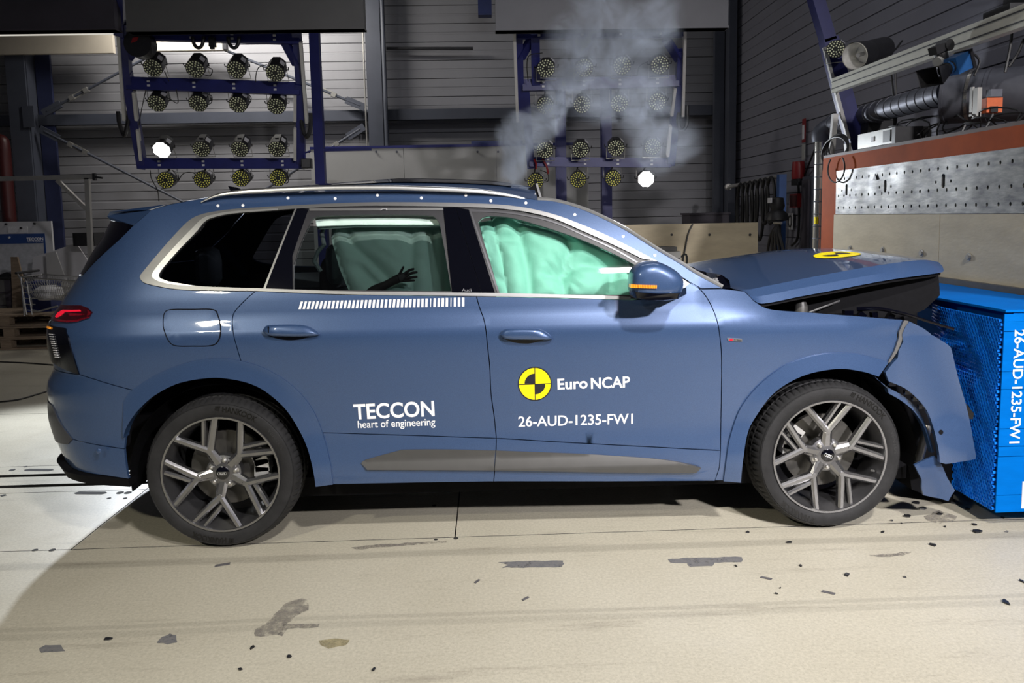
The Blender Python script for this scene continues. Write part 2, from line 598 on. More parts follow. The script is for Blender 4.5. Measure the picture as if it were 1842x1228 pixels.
def text_mesh(body, size=1.0, bold=0.0, spacing=1.0, align='LEFT', extrude=0.0, shear=0.0, sub=0):
    cu = bpy.data.curves.new('lettering', 'FONT')
    cu.body = body
    cu.size = size
    cu.offset = bold
    cu.space_character = spacing
    cu.align_x = align
    cu.extrude = extrude
    cu.shear = shear
    cu.resolution_u = 4
    o = bpy.data.objects.new('lettering', cu)
    COL.objects.link(o)
    bpy.context.view_layer.update()
    dg = bpy.context.evaluated_depsgraph_get()
    me = bpy.data.meshes.new_from_object(o.evaluated_get(dg))
    v = np.array([tuple(x.co) for x in me.vertices])
    f = [tuple(p.vertices) for p in me.polygons]
    bpy.data.objects.remove(o)
    bpy.data.meshes.remove(me)
    return v, f


def pip(pts, poly):
    """vectorised point in polygon"""
    pts = np.asarray(pts, float)
    A = np.asarray([tuple(p) for p in poly], float); Bq = np.roll(A, 1, axis=0)
    out = np.zeros(len(pts), bool)
    dy = Bq[:, 1] - A[:, 1]
    dy = np.where(dy == 0, 1e-30, dy)
    for i in range(0, len(pts), 400):
        x = pts[i:i + 400, 0:1]; y = pts[i:i + 400, 1:2]
        c = ((A[:, 1] > y) != (Bq[:, 1] > y)) & (x < (Bq[:, 0] - A[:, 0]) * (y - A[:, 1]) / dy + A[:, 0])
        out[i:i + 400] = (c.sum(axis=1) % 2) == 1
    return out


def resample(poly, step):
    out = []
    n = len(poly)
    for i in range(n):
        a = np.array(poly[i], float); b = np.array(poly[(i + 1) % n], float)
        L = np.linalg.norm(b - a)
        if L < 1e-7: continue
        k = max(1, int(math.ceil(L / step)))
        for q in range(k):
            out.append(a + (b - a) * q / k)
    return out


def fill2d(outer, holes, grid):
    """constrained triangulation of a polygon with holes and an inner grid"""
    loops = [outer] + list(holes)
    pts = []; edges = []
    for lp in loops:
        o = len(pts)
        pts += [tuple(p) for p in lp]
        edges += [(o + i, o + (i + 1) % len(lp)) for i in range(len(lp))]
    nb = len(pts)
    A = np.array(outer)
    if grid:
        xs = np.arange(A[:, 0].min() + grid / 2, A[:, 0].max(), grid)
        ys = np.arange(A[:, 1].min() + grid / 2, A[:, 1].max(), grid)
        G = np.array([(x, y) for x in xs for y in ys]).reshape(-1, 2)
        if len(G):
            k = pip(G, outer)
            for h in holes: k &= ~pip(G, h)
            G = G[k]
            B = np.array(pts)
            if len(G):
                keep = np.ones(len(G), bool)
                for i0 in range(0, len(G), 500):
                    d = np.linalg.norm(G[i0:i0 + 500, None, :] - B[None, :, :], axis=2).min(axis=1)
                    keep[i0:i0 + 500] = d > grid * 0.45
                pts += [tuple(g) for g in G[keep]]
    res = geometry.delaunay_2d_cdt([Vector(p) for p in pts], edges, [], 0, 1e-7)
    V = np.array([tuple(v) for v in res[0]])
    F = np.array([tuple(f) for f in res[2] if len(f) == 3])
    cen = V[F].mean(axis=1)
    k = pip(cen, outer)
    for h in holes: k &= ~pip(cen, h)
    F = F[k]
    # boundary edges
    cnt = {}
    for t in F:
        for a, b in ((t[0], t[1]), (t[1], t[2]), (t[2], t[0])):
            key = (min(a, b), max(a, b))
            cnt.setdefault(key, []).append((a, b))
    be = [e[0] for e in cnt.values() if len(e) == 1]
    return V, F, be


def inset_poly(poly, d):
    P = [np.array(p, float) for p in poly]
    n = len(P)
    area = sum(P[i][0] * P[(i + 1) % n][1] - P[(i + 1) % n][0] * P[i][1] for i in range(n))
    sg = 1 if area > 0 else -1
    out = []
    for i in range(n):
        a, b, c = P[i - 1], P[i], P[(i + 1) % n]
        t1 = (b - a) / (np.linalg.norm(b - a) + 1e-12); t2 = (c - b) / (np.linalg.norm(c - b) + 1e-12)
        n1 = np.array([-t1[1], t1[0]]); n2 = np.array([-t2[1], t2[0]])
        m = n1 + n2; L = np.linalg.norm(m)
        m = m / L if L > 0.3 else n1
        out.append(b + sg * m * d)
    return out


ORD = ('first', 'second', 'third', 'fourth', 'fifth', 'sixth', 'seventh', 'eighth', 'ninth', 'tenth', 'eleventh', 'twelfth', 'thirteenth', 'fourteenth', 'fifteenth', 'sixteenth', 'seventeenth', 'eighteenth')


def order(i, xs):
    """place of item i counted from the left"""
    return ORD[sorted(range(len(xs)), key=lambda q: (xs[q], q)).index(i)]


# ================================================================== STRUCTURE
YB = 8.5      # back wall
XS = 3.85     # side wall on the right


def struct(name, o=None):
    o['kind'] = 'structure'
    return o


# ---- floor: slabs with open joints, two rail slots
floor = MB().box((-1, 1, -0.16), (26, 21, 0.1)).build('floor', M['floor_gap'])
struct('floor', floor)
slabs = [(-12, 9, -9, -0.905)]
ys = [(-0.899, -0.065), (-0.059, 0.032)]
for y0, y1 in ys:
    for x0_, x1_ in ((-12, -2.303), (-2.297, -0.383), (-0.377, 9)):
        slabs.append((x0_, x1_, y0, y1))
slabs += [(-12, 9, 0.082, 0.235), (-12, 9, 0.285, 0.45)]
for x0_, x1_ in ((-12, -3.0), (-2.994, 9)):
    slabs.append((x0_, x1_, 0.456, 1.9))
slabs.append((-12, 9, 1.906, 8.6))
for a, b, c, d in slabs:
    v = [(a, c, -0.11), (b, c, -0.11), (b, d, -0.11), (a, d, -0.11), (a, c, 0), (b, c, 0), (b, d, 0), (a, d, 0)]
    f = [(4, 5, 6, 7), (0, 1, 5, 4), (1, 2, 6, 5), (2, 3, 7, 6), (3, 0, 4, 7)]
    o = mesh_obj('floor_slab', v, f, [M['concrete'], M['floor_gap']], floor)
    for k in range(1, 5): o.data.polygons[k].material_index = 1
# short anchor slots and bolt holes let into the slabs
for px0, px1, py in ((43, 97, 845), (133, 193, 886.5), (0, 12, 891)):
    p0, p1 = at_z(px0, py), at_z(px1, py)
    w = 0.022
    pts = [(p0[0] + w, p0[1] - w), (p1[0] - w, p1[1] - w), (p1[0], p1[1]), (p1[0] - w, p1[1] + w), (p0[0] + w, p0[1] + w), (p0[0], p0[1])]
    MB().prism([(x, y, 0.0005) for x, y in pts], (0, 0, 0.0007)).build('anchor_slot', M['floor_gap'], floor)
for px, py, r in ((216, 886, .022), (230, 886, .022), (196, 896, .013), (225, 896, .013), (63, 989, .014), (94, 989, .016), (22, 845, .02), (46, 839, .012),
                  (781, 909, .012), (820, 968, .013), (784, 970, .010)):
    p = at_z(px, py)
    MB().cyl((p[0], p[1], 0.0004), (p[0], p[1], 0.0012), r, n=12).build('anchor_hole', M['floor_gap'], floor)


def smear(px, name, m, jag=0.0, n=5, parent=floor, lab=None):
    """a worn mark on the slab: ragged flat patch"""
    pts = []
    P = resample([at_z(*p)[:2] for p in px], 0.03)
    rr = random.Random(int(px[0][0]))
    for p in P:
        pts.append((p[0] + rr.uniform(-jag, jag), p[1] + rr.uniform(-jag, jag), 0.0006))
    o = MB().prism(pts, (0, 0, 0.0006)).build(name, m, parent)
    if lab: o['label'] = lab
    return o


smear([(897, 1011), (930, 1009), (1012, 1008.5), (1015, 1014), (1010, 1020), (940, 1021), (902, 1021), (915, 1016)], 'scuff_mark', M['grime'], 0.004, lab='dark grey rubber scuff on the concrete')
smear([(1200, 1006), (1240, 1003), (1334, 1001), (1338, 1007), (1334, 1011), (1285, 1012), (1282, 1018), (1240, 1019), (1236, 1013), (1205, 1012)], 'scuff_mark', M['grime'], 0.004, lab='stepped grey rubber scuff on the concrete')
smear([(520, 1080), (545, 1076), (556, 1084), (552, 1096), (530, 1110), (515, 1122), (502, 1142), (470, 1146), (454, 1138), (470, 1126), (490, 1112), (505, 1092)], 'stain', M['grime_soft'], 0.008, lab='dark boot-shaped stain')
smear([(512, 1122), (575, 1122), (572, 1128), (520, 1130), (508, 1144), (500, 1140)], 'stain', M['grime_soft'], 0.006)
smear([(72, 1166), (80, 1160), (108, 1161), (117, 1171), (74, 1173)], 'stain', M['grime'], 0.004)
smear([(284, 1156), (290, 1146), (306, 1140), (318, 1143), (317, 1156), (300, 1159)], 'stain', M['grime'], 0.004)
smear([(574, 1152), (600, 1148), (628, 1151), (622, 1160), (592, 1166), (576, 1160)], 'stain', M['patch_tan'], 0.004, lab='tan filler patch')
smear([(630, 984), (690, 979), (760, 975), (800, 973), (803, 976), (745, 980), (690, 984), (640, 988)], 'stain', M['grime_soft'], 0.006)
smear([(1660, 928), (1690, 918), (1722, 928), (1715, 936), (1690, 942), (1668, 936)], 'stain', M['grime_soft'], 0.006)
smear([(1560, 998), (1640, 993), (1625, 999), (1580, 1002)], 'stain', M['grime_soft'], 0.006)

# ---- back wall: horizontal profiled siding
wall_back = MB().box((-1.0, YB + 0.12, 3.4), (16, 0.1, 7.0)).build('wall_back', M['siding_blue'])
struct('wall_back', wall_back)
prof = [(0, 0.0), (0.006, 0.03), (0.125, 0.03), (0.131, 0.023), (0.155, 0.023), (0.161, 0.03), (0.293, 0.03), (0.299, 0.0)]
me_row = None
for k in range(22):
    z = 0.05 + k * 0.3
    if me_row is None:
        vs = []; fs = []
        for x in (-9, XS + 0.05):
            for zz, yy in prof: vs.append((x, YB + 0.06 - yy, zz))
        n = len(prof)
        fs = [(j, n + j, n + j + 1, j + 1) for j in range(n - 1)] + [tuple(range(n)), tuple(reversed(range(n, 2 * n)))]
        o = mesh_obj('siding_panel', vs, fs, M['siding'], wall_back)
        me_row = o.data
    else:
        o = link(bpy.data.objects.new('siding_panel', me_row), wall_back)
    o.location.z = z
# ---- side wall behind the barrier
wall_right = MB().box((XS + 0.17, 3.65, 3.4), (0.1, 10.1, 7.0)).build('wall_right', M['siding_blue'])
struct('wall_right', wall_right)
me_row = None
for k in range(22):
    z = 0.05 + k * 0.3
    if me_row is None:
        vs = []
        for y in (YB + 0.05, -1.4):
            for zz, yy in prof: vs.append((XS + 0.11 - yy, y, zz))
        n = len(prof)
        fs = [(j, n + j, n + j + 1, j + 1) for j in range(n - 1)] + [tuple(range(n)), tuple(reversed(range(n, 2 * n)))]
        o = mesh_obj('siding_panel', vs, fs, M['siding_blue'], wall_right)
        me_row = o.data
    else:
        o = link(bpy.data.objects.new('siding_panel', me_row), wall_right)
    o.location.z = z
wall_left = MB().box((-9.1, 1, 3.4), (0.2, 20, 7.0)).build('wall_left', M['siding_blue'])
struct('wall_left', wall_left)
ceiling = MB().box((-2.6, 3.0, 6.75), (13.2, 12.0, 0.1)).build('ceiling', M['beam_dark'])
struct('ceiling', ceiling)


def ibeam(name, x, y, z0, z1, w, d, m, label, cat='column'):
    t = 0.035
    mb = MB()
    mb.box((x, y - d / 2 + t / 2, (z0 + z1) / 2), (w, t, z1 - z0))
    mb.box((x, y + d / 2 - t / 2, (z0 + z1) / 2), (w, t, z1 - z0))
    mb.box((x, y, (z0 + z1) / 2), (0.03, d, z1 - z0))
    o = mb.build(name, m)
    return tag(o, label, cat)


# steel columns on the back wall
xl = at_y(62, 250, 8.2)[0]
col1 = thing('steel_column', (xl, 8.2, 0), 'grey-blue steel column on the back wall beside the red pipe, far left', 'column')
MB().box((xl - 0.12, 8.05, 3.4), (0.30, 0.04, 6.8)).build('flange', M['steel_paint'], col1)
MB().box((xl + 0.03, 8.23, 3.4), (0.03, 0.34, 6.8)).build('web', M['steel_paint'], col1)
MB().box((xl + 0.18, 8.30, 3.4), (0.24, 0.05, 6.8)).build('back_flange', mat('navy_steel_paint', (.022, .028, .075), .5, var=.1), col1)
MB().box((xl + 0.04, 8.02, 3.35), (0.18, 0.02, 0.34)).build('joint_plate', M['steel_paint'], col1)
xm = at_y(676, 150, 8.2)[0]
col2 = thing('steel_column', (xm, 8.2, 0), 'grey-blue steel column between the pale siding and the dark gate bay', 'column')
MB().box((xm, 8.05, 3.4), (0.24, 0.04, 6.8)).build('flange', M['steel_paint'], col2)
MB().box((xm, 8.2, 3.4), (0.03, 0.28, 6.8)).build('web', M['steel_paint'], col2)
MB().box((xm, 8.36, 3.4), (0.24, 0.04, 6.8)).build('back_flange', M['steel_paint'], col2)
MB().cyl((xm - 0.155, 8.03, 0), (xm - 0.155, 8.03, 5.0), 0.014, n=8).build('conduit', M['alu'], col2)
MB().cyl((xm + 0.17, 8.03, 0), (xm + 0.17, 8.03, 6.5), 0.035, n=10).build('conduit', M['steel_paint'], col2)
xc = XS - 0.12
col3 = thing('steel_column', (xc, 8.2, 0), 'blue-grey corner column where the back wall meets the side wall', 'column')
MB().box((xc - 0.02, 8.15, 3.4), (0.16, 0.10, 6.8)).build('flange', M['steel_paint'], col3)
MB().box((xc + 0.1, 7.95, 3.4), (0.05, 0.42, 6.8)).build('web', M['steel_paint'], col3)
MB().box((xc + 0.06, 7.7, 3.4), (0.12, 0.08, 6.8)).build('front_flange', M['steel_paint'], col3)
# girts (horizontal rails) on the back wall
zg = at_y(300, 213, 8.3)[2]
g = MB().box(((-9 + XS) / 2, 8.34, zg), (XS + 9, 0.16, 0.17)).build('wall_girt', M['steel_paint'])
tag(g, 'grey-blue horizontal girt running across the back wall', 'girder')
# diagonal tie rods
for pts, lab in ((((85, 200), (300, 84)), 'thin steel tie rod rising from the far left column behind the lit rack'),
                 (((80, 236), (335, 366)), 'thin steel tie rod falling from the far left column towards the car roof'),
                 (((648, 190), (385, 82)), 'thin steel tie rod rising leftward from the middle column'),
                 (((648, 232), (470, 345)), 'thin steel tie rod falling leftward from the middle column')):
    a, b = at_y(*pts[0], 8.1), at_y(*pts[1], 8.1)
    t = thing('tie_rod', a, lab, 'rod')
    MB().cyl(a, b, 0.022, n=10).build('rod', M['steel_paint'], t)
    d = (b - a) / np.linalg.norm(b - a)
    MB().bar(a - d * 0.08, a + d * 0.25, 0.03, 0.12).build('fork_end', M['steel_paint'], t)
    MB().bar(a + d * 0.42, a + d * 0.50, 0.07, 0.07).bar(a + d * 0.68, a + d * 0.76, 0.07, 0.07).bar(a + d * 0.45 + np.array([0, 0, .035]), a + d * 0.72 + np.array([0, 0, .035]), 0.02, 0.02).bar(a + d * 0.45 - np.array([0, 0, .035]), a + d * 0.72 - np.array([0, 0, .035]), 0.02, 0.02).build('turnbuckle', M['alu'], t)

# pale partition below the gate bay
p0, p1 = at_y(558, 269, 7.6), at_y(1058, 266, 7.6)
t = thing('partition_wall', (p0[0], 7.6, 0), 'pale grey partition board behind the car roof', 'partition')
xa, xb, zt = p0[0], p1[0], p0[2]
w3 = (xb - xa) / 3
for i in range(3):
    MB().box((xa + w3 * (i + 0.5), 7.6, zt / 2), (w3 - 0.006, 0.04, zt)).build('board', M['white_panel'], t)
MB().box(((xa + xb) / 2, 7.6, zt + 0.02), (xb - xa, 0.07, 0.04)).build('top_rail', M['frame_blue'], t)
for px in (677, 714, 859, 896):
    q = at_y(px, 273, 7.57)
    MB().cyl(q, q + np.array([0, -0.02, 0]), 0.018, n=8).build('bolt', M['steel_paint'], t)
# dark recess blocks / duct box in the gate bay
q = at_y(872, 8, 8.0)
tag(MB().box((q[0], 8.05, q[2]), (0.22, 0.2, 0.35)).build('junction_box', M['crate_blue']), 'small dark blue junction box high on the gate bay', 'box')
a, b = at_y(695, 87, 8.3), at_y(851, 87, 8.3)
tag(MB().cyl(a, b, 0.025, n=8).build('gate_bar', M['rubber_seal']), 'thin dark horizontal bar on the grey gate', 'bar')
a, b = at_y(848, 262, 7.6), at_y(940, 262, 7.6)
a[2] = b[2] = zt + 0.062
tag(MB().bar(a, b, 0.06, 0.05).build('shelf_rail', M['crate_blue']), 'dark rail just above the pale partition', 'rail')

# overhead box beams along the top edge of the frame
for px0, px1, py0, py1, y, m, lab in ((-60, 207, -30, 53, 3.0, 'beam_dark', 'dark box beam under the roof at the top left corner'),
                                      (222, 655, -30, 52, 3.05, 'beam_grey', 'grey box beam above the lamp rack with the lit lower-left lamp'),
                                      (890, 1310, -30, 50, 3.05, 'beam_pale', 'pale grey box beam above the smoky lamp rack')):
    a, b = at_y(px0, py0, y), at_y(px1, py1, y)
    t = thing('overhead_beam', ((a[0] + b[0]) / 2, y, b[2]), lab, 'beam')
    MB().box(((a[0] + b[0]) / 2, y + 0.07, (a[2] + b[2]) / 2), (b[0] - a[0], 0.14, a[2] - b[2])).build('casing', M[m], t)
    MB().box(((a[0] + b[0]) / 2, y + 0.07, b[2] + 0.01), (b[0] - a[0] + 0.01, 0.15, 0.02)).build('bottom_lip', M[m], t)
a, b = at_y(-20, 60, 5.0), at_y(200, 57, 5.0)
t = thing('tube_light', a, 'glowing strip light under the dark beam at the top left', 'light')
MB().bar(a, b, 0.09, 0.05).build('diffuser', M['tube'], t)
MB().bar(a + np.array([0, 0, .05]), b + np.array([0, 0, .05]), 0.12, 0.03).build('housing', M['beam_dark'], t)
a, b = at_y(-30, 66, 8.0), at_y(206, 96, 8.0)
tag(MB().box(((a[0] + b[0]) / 2, 8.0, (a[2] + b[2]) / 2), (b[0] - a[0], 0.08, a[2] - b[2])).build('cream_duct', M['cream']), 'cream coloured duct panel under the strip light, far left', 'duct')
a, b = at_y(270, 56, 7.9), at_y(408, 91, 7.9)
t = thing('cream_duct', (a[0], 7.9, b[2]), 'cream coloured duct seen through the top of the left lamp rack', 'duct')
MB().box(((a[0] + b[0]) / 2, 7.9, (a[2] + b[2]) / 2), (b[0] - a[0], 0.1, a[2] - b[2])).build('panel', M['cream'], t)
MB().box((b[0], 7.84, (a[2] + b[2]) / 2), (0.06, 0.1, a[2] - b[2])).build('end_frame', M['rubber_seal'], t)
for x in (a[0] + .15, b[0] - .15):
    MB().box((x, 7.9, (a[2] + 6.72) / 2), (0.03, 0.03, 6.70 - a[2])).build('hanger', M['steel_paint'], t)

# blue support post right of the left rack
a, b = at_y(562, 40, 5.6), at_y(588, 268, 5.6)
a2 = at_y(575, 268, 5.6)
t = thing('support_post', (a2[0], 5.6, 0), 'tall dark blue post standing between the left lamp rack and the column', 'post')
MB().box((a2[0], 5.6, 2.5), (0.125, 0.125, 5.0)).build('post', M['frame_blue'], t)
MB().bar(at_y(575, 270, 5.6), at_y(668, 268, 5.6), 0.05, 0.04).build('arm', M['frame_blue'], t)


# ================================================================== CAR
ZT = np.array([0.10, 0.18, .24, .30, .38, .48, .58, .70, .85, 1.0, 1.06, 1.09, 1.12, 1.16, 1.20, 1.26, 1.45, 1.65, 1.72, 1.78, 1.84])
WT = np.array([.88, .925, .958, .975, .985, .978, .972, .978, .989, .999, 1.001, .995, .982, .967, .957, .941, .862, .765, .722, .66, .56])
AT = np.array([(0.20, .62), (0.308, 0.700), (0.359, 0.732), (0.408, 0.770), (0.491, 0.812), (0.549, 0.833), (0.634, 0.851), (0.697, 0.841), (0.769, 0.848),
               (0.802, 0.841), (0.892, 0.790), (0.950, 0.799), (1.023, 0.806), (1.095, 0.802), (1.134, 0.785), (1.214, 0.735), (1.349, 0.640),
               (1.464, 0.576), (1.556, 0.513), (1.630, 0.479), (1.80, .40)])


def pchip_fn(xs, ys):
    xs = np.asarray(xs, float); ys = np.asarray(ys, float)
    h = np.diff(xs); d = np.diff(ys) / h
    m = np.zeros(len(xs)); m[0] = d[0]; m[-1] = d[-1]
    for i in range(1, len(xs) - 1):
        m[i] = 0 if d[i - 1] * d[i] <= 0 else 2 * d[i - 1] * d[i] / (d[i - 1] + d[i])

    def fn(x):
        x = np.clip(x, xs[0], xs[-1])
        i = np.clip(np.searchsorted(xs, x, side='right') - 1, 0, len(h) - 1)
        t = (x - xs[i]) / h[i]
        return ((2 * t ** 3 - 3 * t * t + 1) * ys[i] + (t ** 3 - 2 * t * t + t) * h[i] * m[i]
                + (-2 * t ** 3 + 3 * t * t) * ys[i + 1] + (t ** 3 - t * t) * h[i] * m[i + 1])
    return fn


WZ = pchip_fn(ZT, WT)
AZ = pchip_fn(AT[:, 0], AT[:, 1])
X0, KU, NS = -1.75, 0.7, 3.0
UMIN = X0 - KU * math.pi / 2


def body(u, z):
    """side of the car: u runs along the flank and wraps round the rear corner"""
    u = np.asarray(u, float); z = np.asarray(z, float)
    w = WZ(z)
    # flanks draw in a little towards the nose and tail; doors are slightly barrelled
    ft = np.clip((u - 0.9) / 1.5, 0, 1)
    w = w * (1 - 0.055 * ft ** 2) - 0.012 * np.clip((-0.6 - u) / 1.4, 0, 1) ** 2
    k = np.clip((u - 0.85) / 0.4, 0, 1) * np.clip((1.44 - z) / 0.14, 0, 1) * np.clip((z - 1.0) / 0.1, 0, 1)
    w = w + (np.maximum(w, 0.990) - w) * 0.9 * k
    ph = np.clip((X0 - u) / KU, 0, math.pi / 2)
    s, c = np.sin(ph), np.cos(ph)
    r = (s ** NS + c ** NS) ** (-1 / NS)
    x = np.where(u < X0, X0 - AZ(z) * s * r, u)
    y = -w * c * r
    return np.stack([x, y, z], axis=-1)


def body_n(u, z):
    e = 1e-3
    du = body(u + e, z) - body(u - e, z)
    dz = body(u, z + e) - body(u, z - e)
    n = np.cross(du, dz)
    n /= (np.linalg.norm(n, axis=-1, keepdims=True) + 1e-12)
    s = np.where(n[..., 1:2] > 1e-4, -1.0, 1.0)
    return n * s


def bsurf(u, z, off=0.0):
    u = np.asarray(u, float); z = np.asarray(z, float)
    o = off(u, z) if callable(off) else off
    return body(u, z) + body_n(u, z) * np.asarray(o)[..., None] if np.ndim(o) else body(u, z) + body_n(u, z) * o


def proj_arr(P):
    d = P - CAM
    w = d @ FWD
    return np.stack([921 + FPX * (d @ RGT) / w, CY - FPX * (d @ UP) / w], axis=-1)


def ub(pxs, off=0.0):
    """pixels -> (u,z) on the flank"""
    pxs = np.array([tuple(p) for p in pxs], float)
    st = np.array([at_y(p[0], p[1], -0.95) for p in pxs])
    u = st[:, 0].copy(); z = st[:, 2].copy()
    k = u < X0
    u[k] = X0 - KU * np.arcsin(np.clip((X0 - u[k]) / 1.0, 0, 0.75))
    for it in range(40):
        e = 1e-4
        f = proj_arr(bsurf(u, z, off)) - pxs
        fu = (proj_arr(bsurf(u + e, z, off)) - pxs - f) / e
        fz = (proj_arr(bsurf(u, z + e, off)) - pxs - f) / e
        det = fu[:, 0] * fz[:, 1] - fu[:, 1] * fz[:, 0]
        det = np.where(np.abs(det) < 200, np.sign(det + 1e-9) * 200, det)
        du = -(f[:, 0] * fz[:, 1] - f[:, 1] * fz[:, 0]) / det
        dz = -(fu[:, 0] * f[:, 1] - fu[:, 1] * f[:, 0]) / det
        u += np.clip(du, -0.08, 0.08); z += np.clip(dz, -0.08, 0.08)
        u = np.clip(u, UMIN, 3); z = np.clip(z, 0.05, 1.9)
    return np.stack([u, z], axis=-1)


FAR = MB()     # mirrored far flank


def skin(name, uv, m, parent, holes=(), off=0.0, thick=0.016, grid=0.045, gap=0.0022, step=0.022, mirror=False, lip=None):
    """a body panel: polygon on the flank, filled, with turned-in edges"""
    o_ = resample(uv, step)
    if gap: o_ = inset_poly(o_, gap)
    hs = [resample(h, step) for h in holes]
    if gap: hs = [inset_poly(h, -gap) for h in hs]
    V, F, be = fill2d(o_, hs, grid)
    u, z = V[:, 0], V[:, 1]
    P = bsurf(u, z, off)
    if callable(off):
        e = 1e-3
        du = bsurf(u + e, z, off) - bsurf(u - e, z, off); dz = bsurf(u, z + e, off) - bsurf(u, z - e, off)
        Nn = np.cross(du, dz); Nn /= np.linalg.norm(Nn, axis=1, keepdims=True) + 1e-12
        Nn *= np.where((Nn * body_n(u, z)).sum(axis=1, keepdims=True) < 0, -1.0, 1.0)
    else:
        Nn = body_n(u, z)
    # orient faces outward
    fn = np.cross(P[F[:, 1]] - P[F[:, 0]], P[F[:, 2]] - P[F[:, 0]])
    flip = (fn * Nn[F[:, 0]]).sum(axis=1) < 0
    F = np.where(flip[:, None], F[:, ::-1], F)
    verts = list(P); norms = list(Nn); faces = [tuple(f) for f in F]
    if thick:
        B = body_n(u, z)
        third = {}
        for t_ in F:
            for q_ in range(3):
                a_, b_, c_ = t_[q_], t_[(q_ + 1) % 3], t_[(q_ + 2) % 3]
                third[(a_, b_)] = c_; third[(b_, a_)] = c_
        for a, b in be:
            pa, pb = P[a], P[b]
            qa, qb = pa - B[a] * thick, pb - B[b] * thick
            i0 = len(verts)
            verts += [pa, pb, qb, qa]
            nn = np.cross(pb - pa, B[a]); nn /= np.linalg.norm(nn) + 1e-12
            outd = (pa + pb) / 2 - P[third[(a, b)]]      # away from the panel's inside
            if nn @ outd < 0: nn = -nn
            f = (i0, i0 + 1, i0 + 2, i0 + 3)
            if np.cross(pb - pa, qb - pa) @ nn < 0: f = tuple(reversed(f))
            faces.append(f)
            norms += [nn] * 4
    o = mesh_obj(name, verts, faces, m, parent, normals=norms)
    if mirror:
        FAR.add([np.array([p[0], -p[1], p[2]]) for p in verts], [tuple(reversed(f)) for f in faces])
    return o


def inflate(polyp, Y, layers, name, m, parent, smooth=True, centre=None):
    """a rounded solid from an outline: scaled copies of it at several depths"""
    P = [at_y(p[0], p[1], Y) for p in polyp]
    c = np.mean(P, axis=0) if centre is None else at_y(*centre, Y)
    rows = []
    for s, d in layers:
        rows.append([c + (p - c) * s + np.array([0, d, 0]) for p in P])
    mb = MB().loft(rows, closed=True)
    n = len(P)
    mb.f.append(tuple(range(n))); mb.f.append(tuple(reversed(range(len(rows) * n - n, len(rows) * n))))
    return mb.build(name, m, parent, smooth=smooth, sharp=50)


car = thing('car', (0, 0, 0), 'crashed dark blue metallic estate SUV with crumpled bonnet against the blue barrier', 'car')

# ---- curves read off the photograph (pixels)
ROOF_EDGE = cr([(273, 377), (303, 368), (334, 362), (365, 357), (410, 351), (480, 347.5), (554, 345.5), (600, 345), (752, 345), (866, 348), (923, 353), (967, 359)])
A_EDGE = cr([(967, 359), (1003, 363), (1058, 380), (1122, 411), (1183, 449), (1227, 475), (1250, 490), (1300, 517)])
CH_UP = cr([(1182, 470), (1172, 465), (1104, 430), (1047, 405), (990, 384.5), (921, 371), (830, 366), (700, 364.5), (620, 366), (533, 370), (480, 373), (420, 377),
            (385, 381.5), (361, 387), (340, 398), (314, 424), (285, 457), (260, 487), (253, 497), (255, 504), (264, 510), (295, 517), (334, 521.5), (400, 523), (462, 523.5)])
CH_LOW = cr([(1156, 466), (1104, 441), (1047, 415.5), (990, 392), (921, 378), (830, 373), (700, 371), (620, 372), (536, 376), (480, 380), (420, 385), (385, 392),
             (369, 400), (354, 418), (324, 449), (295, 482), (287, 495), (289, 501), (305, 507), (354, 514.5), (420, 517.5), (465, 518.5)])
BELT_UP = cr([(465, 518.5), (600, 523.5), (740, 525.5), (889, 527), (1000, 529.5), (1100, 532), (1134, 534)])
BELT_LO = cr([(462, 523.5), (600, 529), (740, 531), (857, 532.5), (1000, 535.5), (1100, 538), (1134, 539)])
SEAM_C = cr([(460, 523.5), (445, 536), (424, 558), (418, 574), (420, 601), (427, 628), (438, 663), (448, 688)])
SEAM_B = cr([(857, 532.5), (862, 551), (872, 581), (877, 623), (881, 660), (883, 705), (889, 750), (893, 788)])
SEAM_A = cr([(1240, 508), (1260, 521), (1276, 543), (1289, 574), (1295, 606), (1298, 649), (1297, 747), (1296, 810)])
ARCH_R = cr([(569, 872), (564, 842), (554, 804), (537, 767), (513, 732), (479, 703), (448, 688), (410, 680), (376, 679), (325, 688), (284, 708), (257, 731), (239, 754), (229, 776), (224, 807)])
FLARE_R = cr([(600, 870), (595, 831), (581, 777), (561, 732), (527, 693), (480, 663), (434, 648), (390, 643), (340, 650), (290, 668), (255, 688), (234, 704), (222, 722)])
ARCH_F = cr([(1331, 864), (1334, 831), (1343, 777), (1360, 743), (1387, 708), (1421, 684), (1459, 669), (1507, 662), (1548, 667), (1577, 676)])
FLARE_F = cr([(1300, 864), (1307, 811), (1312, 784), (1329, 736), (1360, 695), (1404, 660), (1445, 643), (1480, 635.5), (1511, 634), (1550, 637), (1599, 650)])


def upto(curve, x, y):
    """index of the curve point nearest to a pixel"""
    return int(np.argmin([abs(p[0] - x) + abs(p[1] - y) for p in curve]))


L_ = lambda *a: [tuple(p) for c in a for p in c]
iR1 = upto(ARCH_R, 448, 688); iR2 = upto(ARCH_R, 284, 708); iR0 = upto(ARCH_R, 541, 776)

# quarter panel with roof side rail and windscreen pillar: one pressing, as on the car
zq = ub([(142, 673)])[0][1]
top = ub(L_(ROOF_EDGE[::-1], [(240, 405), (148, 496)]))
uv = list(ub(L_([(1300, 518.5), (1262, 519)], [(1240, 507)], CH_UP, SEAM_C, ARCH_R[iR1 + 1:iR2 + 1], [(236, 701), (170, 682), (142, 673)])))
uv += [(UMIN, zq), (UMIN, top[-1][1] - 0.01)]
uv += list(ub(L_([(148, 496), (240, 405)], ROOF_EDGE, A_EDGE[1:-1])))
quarter = skin('body_side_panel', uv, M['paint'], car, mirror=True)
